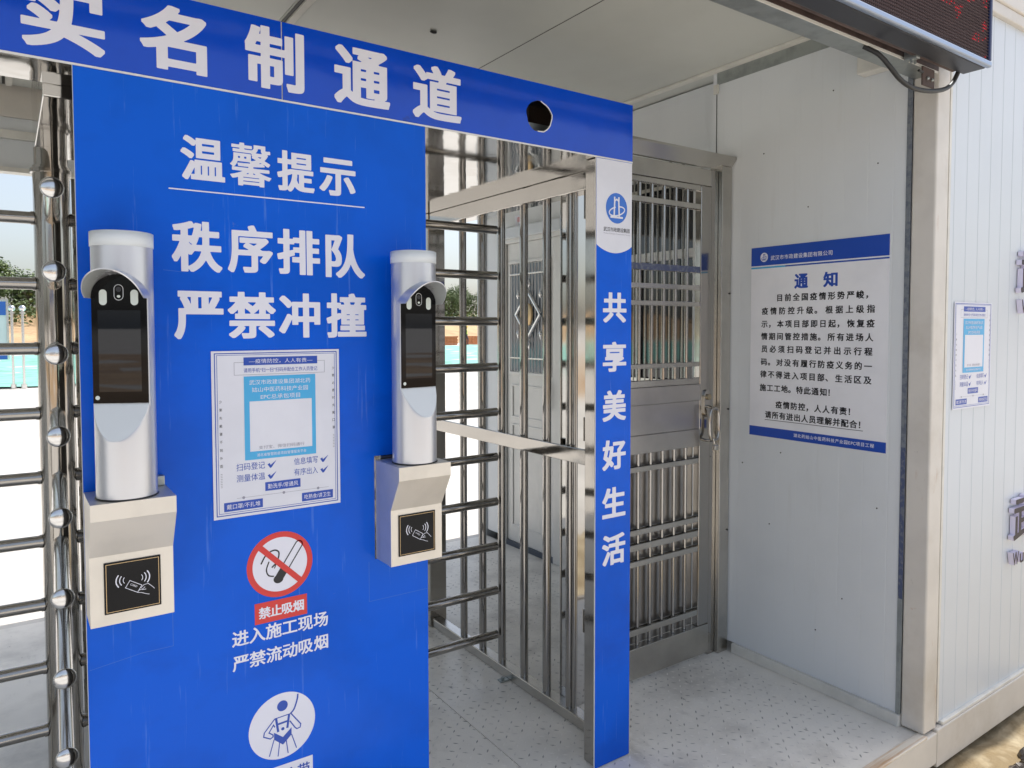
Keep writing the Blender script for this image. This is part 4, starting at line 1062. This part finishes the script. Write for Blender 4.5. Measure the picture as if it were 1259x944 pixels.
for x in (.4, 1.4, 2.40):
    br = MB(); br.bbox(x-.012, ly1, 2.305, x+.012, FY-.0065, 2.36, .002); br.tube([(x, ly1+.02, 2.296), (x, ly1+.02, 2.31)], .006, 8); br.tube([(x+.03, ly1+.025, 2.30), (x+.03, ly1+.025, 2.312)], .004, 8); br.build('mounting_clamp', 'galv', LE)
jb = MB().bbox(2.500, FY-.012, 2.250, 2.580, FY-.0065, 2.312, .002).build('angle_bracket', 'dark_brown', LE)
MB().tube([(2.50, FY-.012, 2.29), (2.465, FY-.016, 2.288)], .004, 8).build('bolt', 'rubber', LE)
for x in (2.53, 2.56): MB().sphere((x, FY-.014, 2.275), .006, 10, 6).build('bolt', 'galv', LE)
pts = [(2.19, 1.25, 2.315), (2.215, 1.215, 2.285), (2.256, 1.2, 2.249), (2.305, 1.197, 2.224), (2.381, 1.196, 2.211), (2.485, 1.196, 2.219), (2.593, 1.198, 2.245), (2.655, 1.2, 2.278), (2.672, 1.19, 2.315), (2.67, 1.18, 2.33)]
sp = []
for i in range(len(pts)-1):
    P0, P1, P2, P3 = [Vector(pts[max(0, min(len(pts)-1, j))]) for j in (i-1, i, i+1, i+2)]
    for k in range(6):
        t = k/6; sp.append(.5*((2*P1)+(-P0+P2)*t+(2*P0-5*P1+4*P2-P3)*t*t+(-P0+3*P1-3*P2+P3)*t**3))
sp.append(Vector(pts[-1]))
MB().tube(sp, .0075, 12).build('power_cable', 'rubber', None, org=Vector((2.4, 1.2, 2.21)), label='black cable sagging under the message board by the cream post', cat='cable')
WB = thing('wall_box', 'small white plastic electrical box high on the side wall under the lintel', 'electrical box', (WX-.03, 1.48, 2.42))
MB().bbox(WX-.058, 1.395, 2.372, WX-.0045, 1.495, 2.455, .004).build('cover', 'trim', WB)
MB().tube([(WX-.03, 1.40, 2.42), (WX-.03, 1.38, 2.422), (WX-.02, 1.35, 2.44)], .006, 10).build('cable_gland', 'rubber', WB)

# ================================================================== WALL LETTERS
def letter3d(label, ch, x0, z0, x1, z1, cat='sign letter', bold=(.022, .018), group=None, N=56):
    vs, fs = bold_mesh(ch, bold[0], bold[1], N)
    xs_ = [v[0] for v in vs]; zs_ = [v[1] for v in vs]; a, b_, c, e = min(xs_), max(xs_), min(zs_), max(zs_)
    P_ = [(x0+(v[0]-a)/(b_-a)*(x1-x0), z0+(v[1]-c)/(e-c)*(z1-z0)) for v in vs]
    T = thing('wall_letter', label, cat, ((x0+x1)/2, FY+.004, z0), group=group)
    yf, yb = FY-.016, FY+.0035
    MB().add([(p[0], yf-.0008, p[1]) for p in P_], fs).build('face', 'letter_face', T)
    cnt = {}
    # weld T-junction-free boundary from marching squares: count directed edges
    E_ = {}
    for f in fs:
        for i in range(len(f)): E_[(f[i], f[(i+1) % len(f)])] = 1
    s_ = MB()
    for (i, j) in E_:
        if (j, i) not in E_:
            s_.add([(P_[i][0], yf, P_[i][1]), (P_[j][0], yf, P_[j][1]), (P_[j][0], yb, P_[j][1]), (P_[i][0], yb, P_[i][1])], [(0, 3, 2, 1)])
    s_.build('return', 'letter_side', T)
letter3d('lower dark raised character with lavender sides, on the outer wall at the right edge', '武', 3.292, .590, 3.465, .768)
letter3d('lower raised Latin W under the big character on the outer wall', 'W', 3.292, .492, 3.349, .545, bold=(.012, .01), N=40)
letter3d('lower raised Latin u beside the W on the outer wall', 'u', 3.358, .492, 3.396, .531, bold=(.012, .01), N=40)
letter3d('upper dark raised character on the outer wall, above the registration poster height', '武', 3.300, 1.583, 3.473, 1.762)
letter3d('upper raised Latin W under the higher character on the outer wall', 'W', 3.312, 1.505, 3.369, 1.560, bold=(.012, .01), N=40)

# ================================================================== BACKGROUND
def bollard(label, x, y):
    T = thing('steel_bollard', label, 'post', (x, y, -.17), group='ball topped steel posts')
    MB().tube([(x, y, -.17), (x, y, 1.93)], .036, 14).build('pole', 'chrome_pole', T)
    MB().sphere((x, y, 2.0), .085, 16, 10).build('ball', 'chrome_pole', T)
    MB().tube([(x, y, 1.86), (x, y, 1.90)], .07, 14).build('collar', 'chrome_pole', T)
    MB().tube([(x, y, -.17), (x, y, -.06)], .075, 14).build('foot', 'chrome_pole', T)
bollard('left of two ball topped steel posts at the edge of the green netting', .13, 23.9)
bollard('right of two ball topped steel posts at the edge of the green netting', .37, 23.8)
def site_board(label, x0, x1, y, z1=3.0):
    T = thing('site_board', label, 'board', ((x0+x1)/2, y, -.15), group='blue topped site boards')
    MB().box(x0+.1, y, .05, x1-.1, y+.06, z1-.1).build('panel', 'site_white', T)
    MB().box(x0+.12, y-.03, z1-.85, x1-.12, y-.001, z1-.15).build('blue_header', 'site_blue', T)
    MB().box(x0+.05, y-.03, -.15, x1-.05, y-.001, .25).build('blue_foot', 'site_blue', T)
    for x in (x0, x1-.1): MB().box(x, y-.04, -.16, x+.099, y+.08, z1).build('post', 'chrome_pole', T)
    MB().box(x0+.1, y-.035, z1-.1, x1-.1, y+.07, z1).build('top_rail', 'chrome_pole', T)
    b = MB()
    for k in range(5): b.box(x0+.5, y-.012, z1-1.2-k*.3, x0+1.4+.3*(k % 2), y-.002, z1-1.17-k*.3)
    b.build('print_line', 'ink_grey', T)
site_board('blue topped white site board beyond the netting, left of the steel posts', -2.1, .12, 46)
site_board('blue topped white site board beyond the netting, right of the steel posts', 1.85, 4.1, 46)
site_board('blue topped white site board beyond the netting, third from the left', 6.2, 8.4, 46)

def tree_mesh(seed, h, w_):
    rnd = random.Random(seed); tr = MB(); lf = MB()
    tr.tube([(0, 0, 0), (.05, .02, h*.3), (-.05, .05, h*.55), (.02, 0, h*.85)], [h*.03, h*.024, h*.016, h*.006], 8)
    blobs = []
    for k in range(9):
        a = rnd.uniform(0, 6.28); z = rnd.uniform(.35, .85)*h; r = w_*.5*(1.1-.8*abs(z/h-.55))
        e = Vector((math.cos(a)*r*rnd.uniform(.4, .9), math.sin(a)*r*rnd.uniform(.4, .9), z))
        s0 = Vector((0, 0, z*rnd.uniform(.55, .8))); tr.tube([s0, (s0+e)/2+Vector((0, 0, .05*h)), e], [h*.011, h*.008, h*.003], 6)
        blobs.append((e, rnd.uniform(.14, .24)*w_))
    blobs.append((Vector((0, 0, h*.88)), .2*w_))
    for c, r in blobs:
        for _ in range(230):
            v = Vector((rnd.gauss(0, 1), rnd.gauss(0, 1), rnd.gauss(0, .8))).normalized()*r*rnd.uniform(.55, 1.15)
            p = c+v; s_ = h*rnd.uniform(.014, .032); n_ = (v.normalized()+Vector((rnd.gauss(0, .5), rnd.gauss(0, .5), rnd.gauss(0, .5)+.3))).normalized()
            u = n_.cross(Vector((0, 0, 1))); u = u.normalized() if u.length > .05 else Vector((1, 0, 0)); q = n_.cross(u)
            lf.add([p-u*s_, p-q*s_*.7, p+u*s_, p+q*s_*.7], [(0, 1, 2, 3)])
    return tr, lf
protos = []
for i, (h, w_) in enumerate(((5.4, 5.2), (6.2, 4.6), (4.6, 5.6))):
    tr, lf = tree_mesh(20+i, h, w_)
    a = tr.build('trunk', 'bark'); b_ = lf.build('crown', 'leaf'); protos.append((a.data, b_.data))
    bpy.data.objects.remove(a); bpy.data.objects.remove(b_)
kinds = ['broad green tree', 'tall narrow green tree', 'low spreading green tree']
random.seed(5)
spots = [(-4, 92, 0), (-.8, 90, 1), (2.1, 94, 2), (4.6, 91, 0), (7.5, 93, 1), (50.5, 88, 2), (53.2, 91, 0), (56, 87, 1), (58.8, 92, 2), (61.5, 88, 0), (64.5, 90, 1), (-8, 91, 1), (-12, 94, 0), (12, 92, 2), (47, 92, 1), (43, 90, 0), (68, 93, 2),
         (18, 91, 0), (25, 94, 1), (33, 90, 2), (49, 95, 0), (52, 96, 2), (54.6, 94.5, 1), (57.4, 96, 0), (60, 95, 2), (46, 95.5, 1), (-2.4, 95, 2), (.8, 96, 0), (3.4, 97, 1), (6, 95.5, 2), (63, 95, 1)]
ordn = 'first second third fourth fifth sixth seventh eighth ninth tenth eleventh twelfth thirteenth fourteenth fifteenth sixteenth seventeenth eighteenth nineteenth twentieth twenty-first twenty-second twenty-third twenty-fourth twenty-fifth twenty-sixth twenty-seventh twenty-eighth twenty-ninth thirtieth thirty-first thirty-second'.split()
for i, (x, y, k) in enumerate(spots):
    order = sorted(q[0] for q in spots).index(x)
    T = thing('tree', kinds[k]+' on the far soil bank, '+ordn[order]+' from the left in its row', 'tree', (x, y, 3.1+random.uniform(-.3, .2)), random.uniform(0, 6), 'trees along the far soil bank')
    sc = random.uniform(.66, .88); T.scale = (sc, sc, sc)
    for nm, me in zip(('trunk', 'crown'), protos[k]):
        o = bpy.data.objects.new(nm, me); COL.objects.link(o); o.parent = T
# shrub mass low on the bank
def scrub():
    b = MB(); rnd = random.Random(4)
    for _ in range(26000):
        x = rnd.uniform(-25, 80); y = rnd.uniform(84, 97); n_ = noise.noise(Vector((x*.3, y*.3, 0)))
        if n_ < -.25: continue
        t = (y-66)/34; z = -.3+4*(t*t*(3-2*t))+abs(rnd.gauss(0, 1.1))*(n_+.7)
        s_ = rnd.uniform(.1, .28); u = Vector((rnd.gauss(0, 1), rnd.gauss(0, 1), rnd.gauss(0, .6))).normalized(); q = u.cross(Vector((rnd.gauss(0, 1), rnd.gauss(0, 1), 1))).normalized()
        p = Vector((x, y, z)); b.add([p-u*s_, p-q*s_*.6, p+u*s_, p+q*s_*.6], [(0, 1, 2, 3)])
    b.build('bank_scrub', 'leaf', None, kind='stuff', label='low green scrub covering the upper slope of the far soil bank', cat='shrubs')
scrub()
# bricks stacked beside the netting and a worker
for i, (x, y) in enumerate(((34.5, 60.0), (37.2, 60.5))):
    T = thing('brick_stack', ('stack of orange bricks left of the worker beyond the netting', 'stack of orange bricks right of the worker beyond the netting')[i], 'bricks', (x, y, -.17), .2*i, 'orange brick stacks', local=True)
    me = MB().box(-.19, -.09, 0, .19, .09, .13).build('brick', 'brick', None).data
    bpy.data.objects.remove([o for o in bpy.data.objects if o.data == me][0])
    for a in range(4):
        for c in range(6):
            o = bpy.data.objects.new('brick', me); COL.objects.link(o); o.parent = T; o.location = (-.62+.41*a+.1*(c % 2), random.uniform(-.02, .02), c*.14)
def person(x, y, rz):
    T = thing('person', 'person in a yellow green vest and helmet walking beyond the green netting', 'person', (x, y, -.17), rz, local=True)
    J = [(0, 0, .95), (0, 0, 1.15), (0, .01, 1.40), (0, .0, 1.50), (0, -.03, 1.60), (0, -.03, 1.70),
         (-.10, 0, .90), (-.12, -.14, .52), (-.12, -.10, .09), (-.12, -.22, .04), (.10, 0, .90), (.12, .06, .50), (.12, .26, .12), (.12, .18, .04),
         (-.19, .01, 1.40), (-.26, .10, 1.13), (-.27, -.04, .92), (.19, .01, 1.40), (.26, -.04, 1.13), (.25, -.20, .96)]
    Ed = [(0, 1), (1, 2), (2, 3), (3, 4), (4, 5), (0, 6), (6, 7), (7, 8), (8, 9), (0, 10), (10, 11), (11, 12), (12, 13), (2, 14), (14, 15), (15, 16), (2, 17), (17, 18), (18, 19)]
    rad = [.14, .13, .15, .055, .085, .08, .095, .065, .045, .04, .095, .065, .045, .04, .06, .045, .035, .06, .045, .035]
    me = bpy.data.meshes.new('body'); me.from_pydata(J, Ed, []); o = bpy.data.objects.new('body', me); COL.objects.link(o); 
    md = o.modifiers.new('s', 'SKIN'); 
    for i, v in enumerate(me.skin_vertices[0].data): v.radius = (rad[i], rad[i]*.8); v.use_root = (i == 0)
    o.modifiers.new('u', 'SUBSURF').levels = 2
    m2 = bpy.data.meshes.new_from_object(o.evaluated_get(bpy.context.evaluated_depsgraph_get()))
    bpy.data.objects.remove(o); m2.materials.clear()
    for q in ('cloth_dark', 'vest', 'skin'): m2.materials.append(M[q])
    for p_ in m2.polygons:
        z = p_.center.z; p_.use_smooth = True
        p_.material_index = 2 if z > 1.46 else (1 if z > .98 and abs(p_.center.x) < .2 else 0)
    o = bpy.data.objects.new('body', m2); COL.objects.link(o); o.parent = T
    h = MB(); h.sphere((0, -.03, 1.74), .115, 16, 10, (1, 1.1, .8)); h.build('helmet', 'hair', T)
person(35.45, 58.5, R(70))

# --- the open side of the site behind the viewer, as the steel mirrors it
def site_building(label, x0, x1, y, h):
    T = thing('site_office', label, 'building', ((x0+x1)/2, y, -.18), group='white site offices behind the viewer')
    MB().box(x0, y-5, -.18, x1, y, h).build('wall', 'site_white', T)
    MB().box(x0-.3, y-5.3, h+.001, x1+.3, y+.3, h+.25).build('roof', 'site_blue', T)
    MB().box(x0, y+.001, h/2-.25, x1, y+.03, h/2+.15).build('blue_band', 'site_blue', T)
    for fl in range(2):
        k = 0; x = x0+1
        while x < x1-2:
            wnd = MB().box(x, y+.002, fl*h/2+.75, x+1.3, y+.05, fl*h/2+1.9).build('window', 'win_frame', T)
            MB().box(x+.08, y+.051, fl*h/2+.83, x+1.22, y+.06, fl*h/2+1.82).build('pane', 'dark_glass', wnd); x += 3
site_building('two storey white site office with blue roof, left one behind the viewer', -22, -4, -34, 6)
site_building('two storey white site office with blue roof, right one behind the viewer', 3, 24, -36, 6)
sheet('bare_soil', -70, -33, 70, -9, -.16, 'bank', 40, 10, .12, .2, kind='structure')
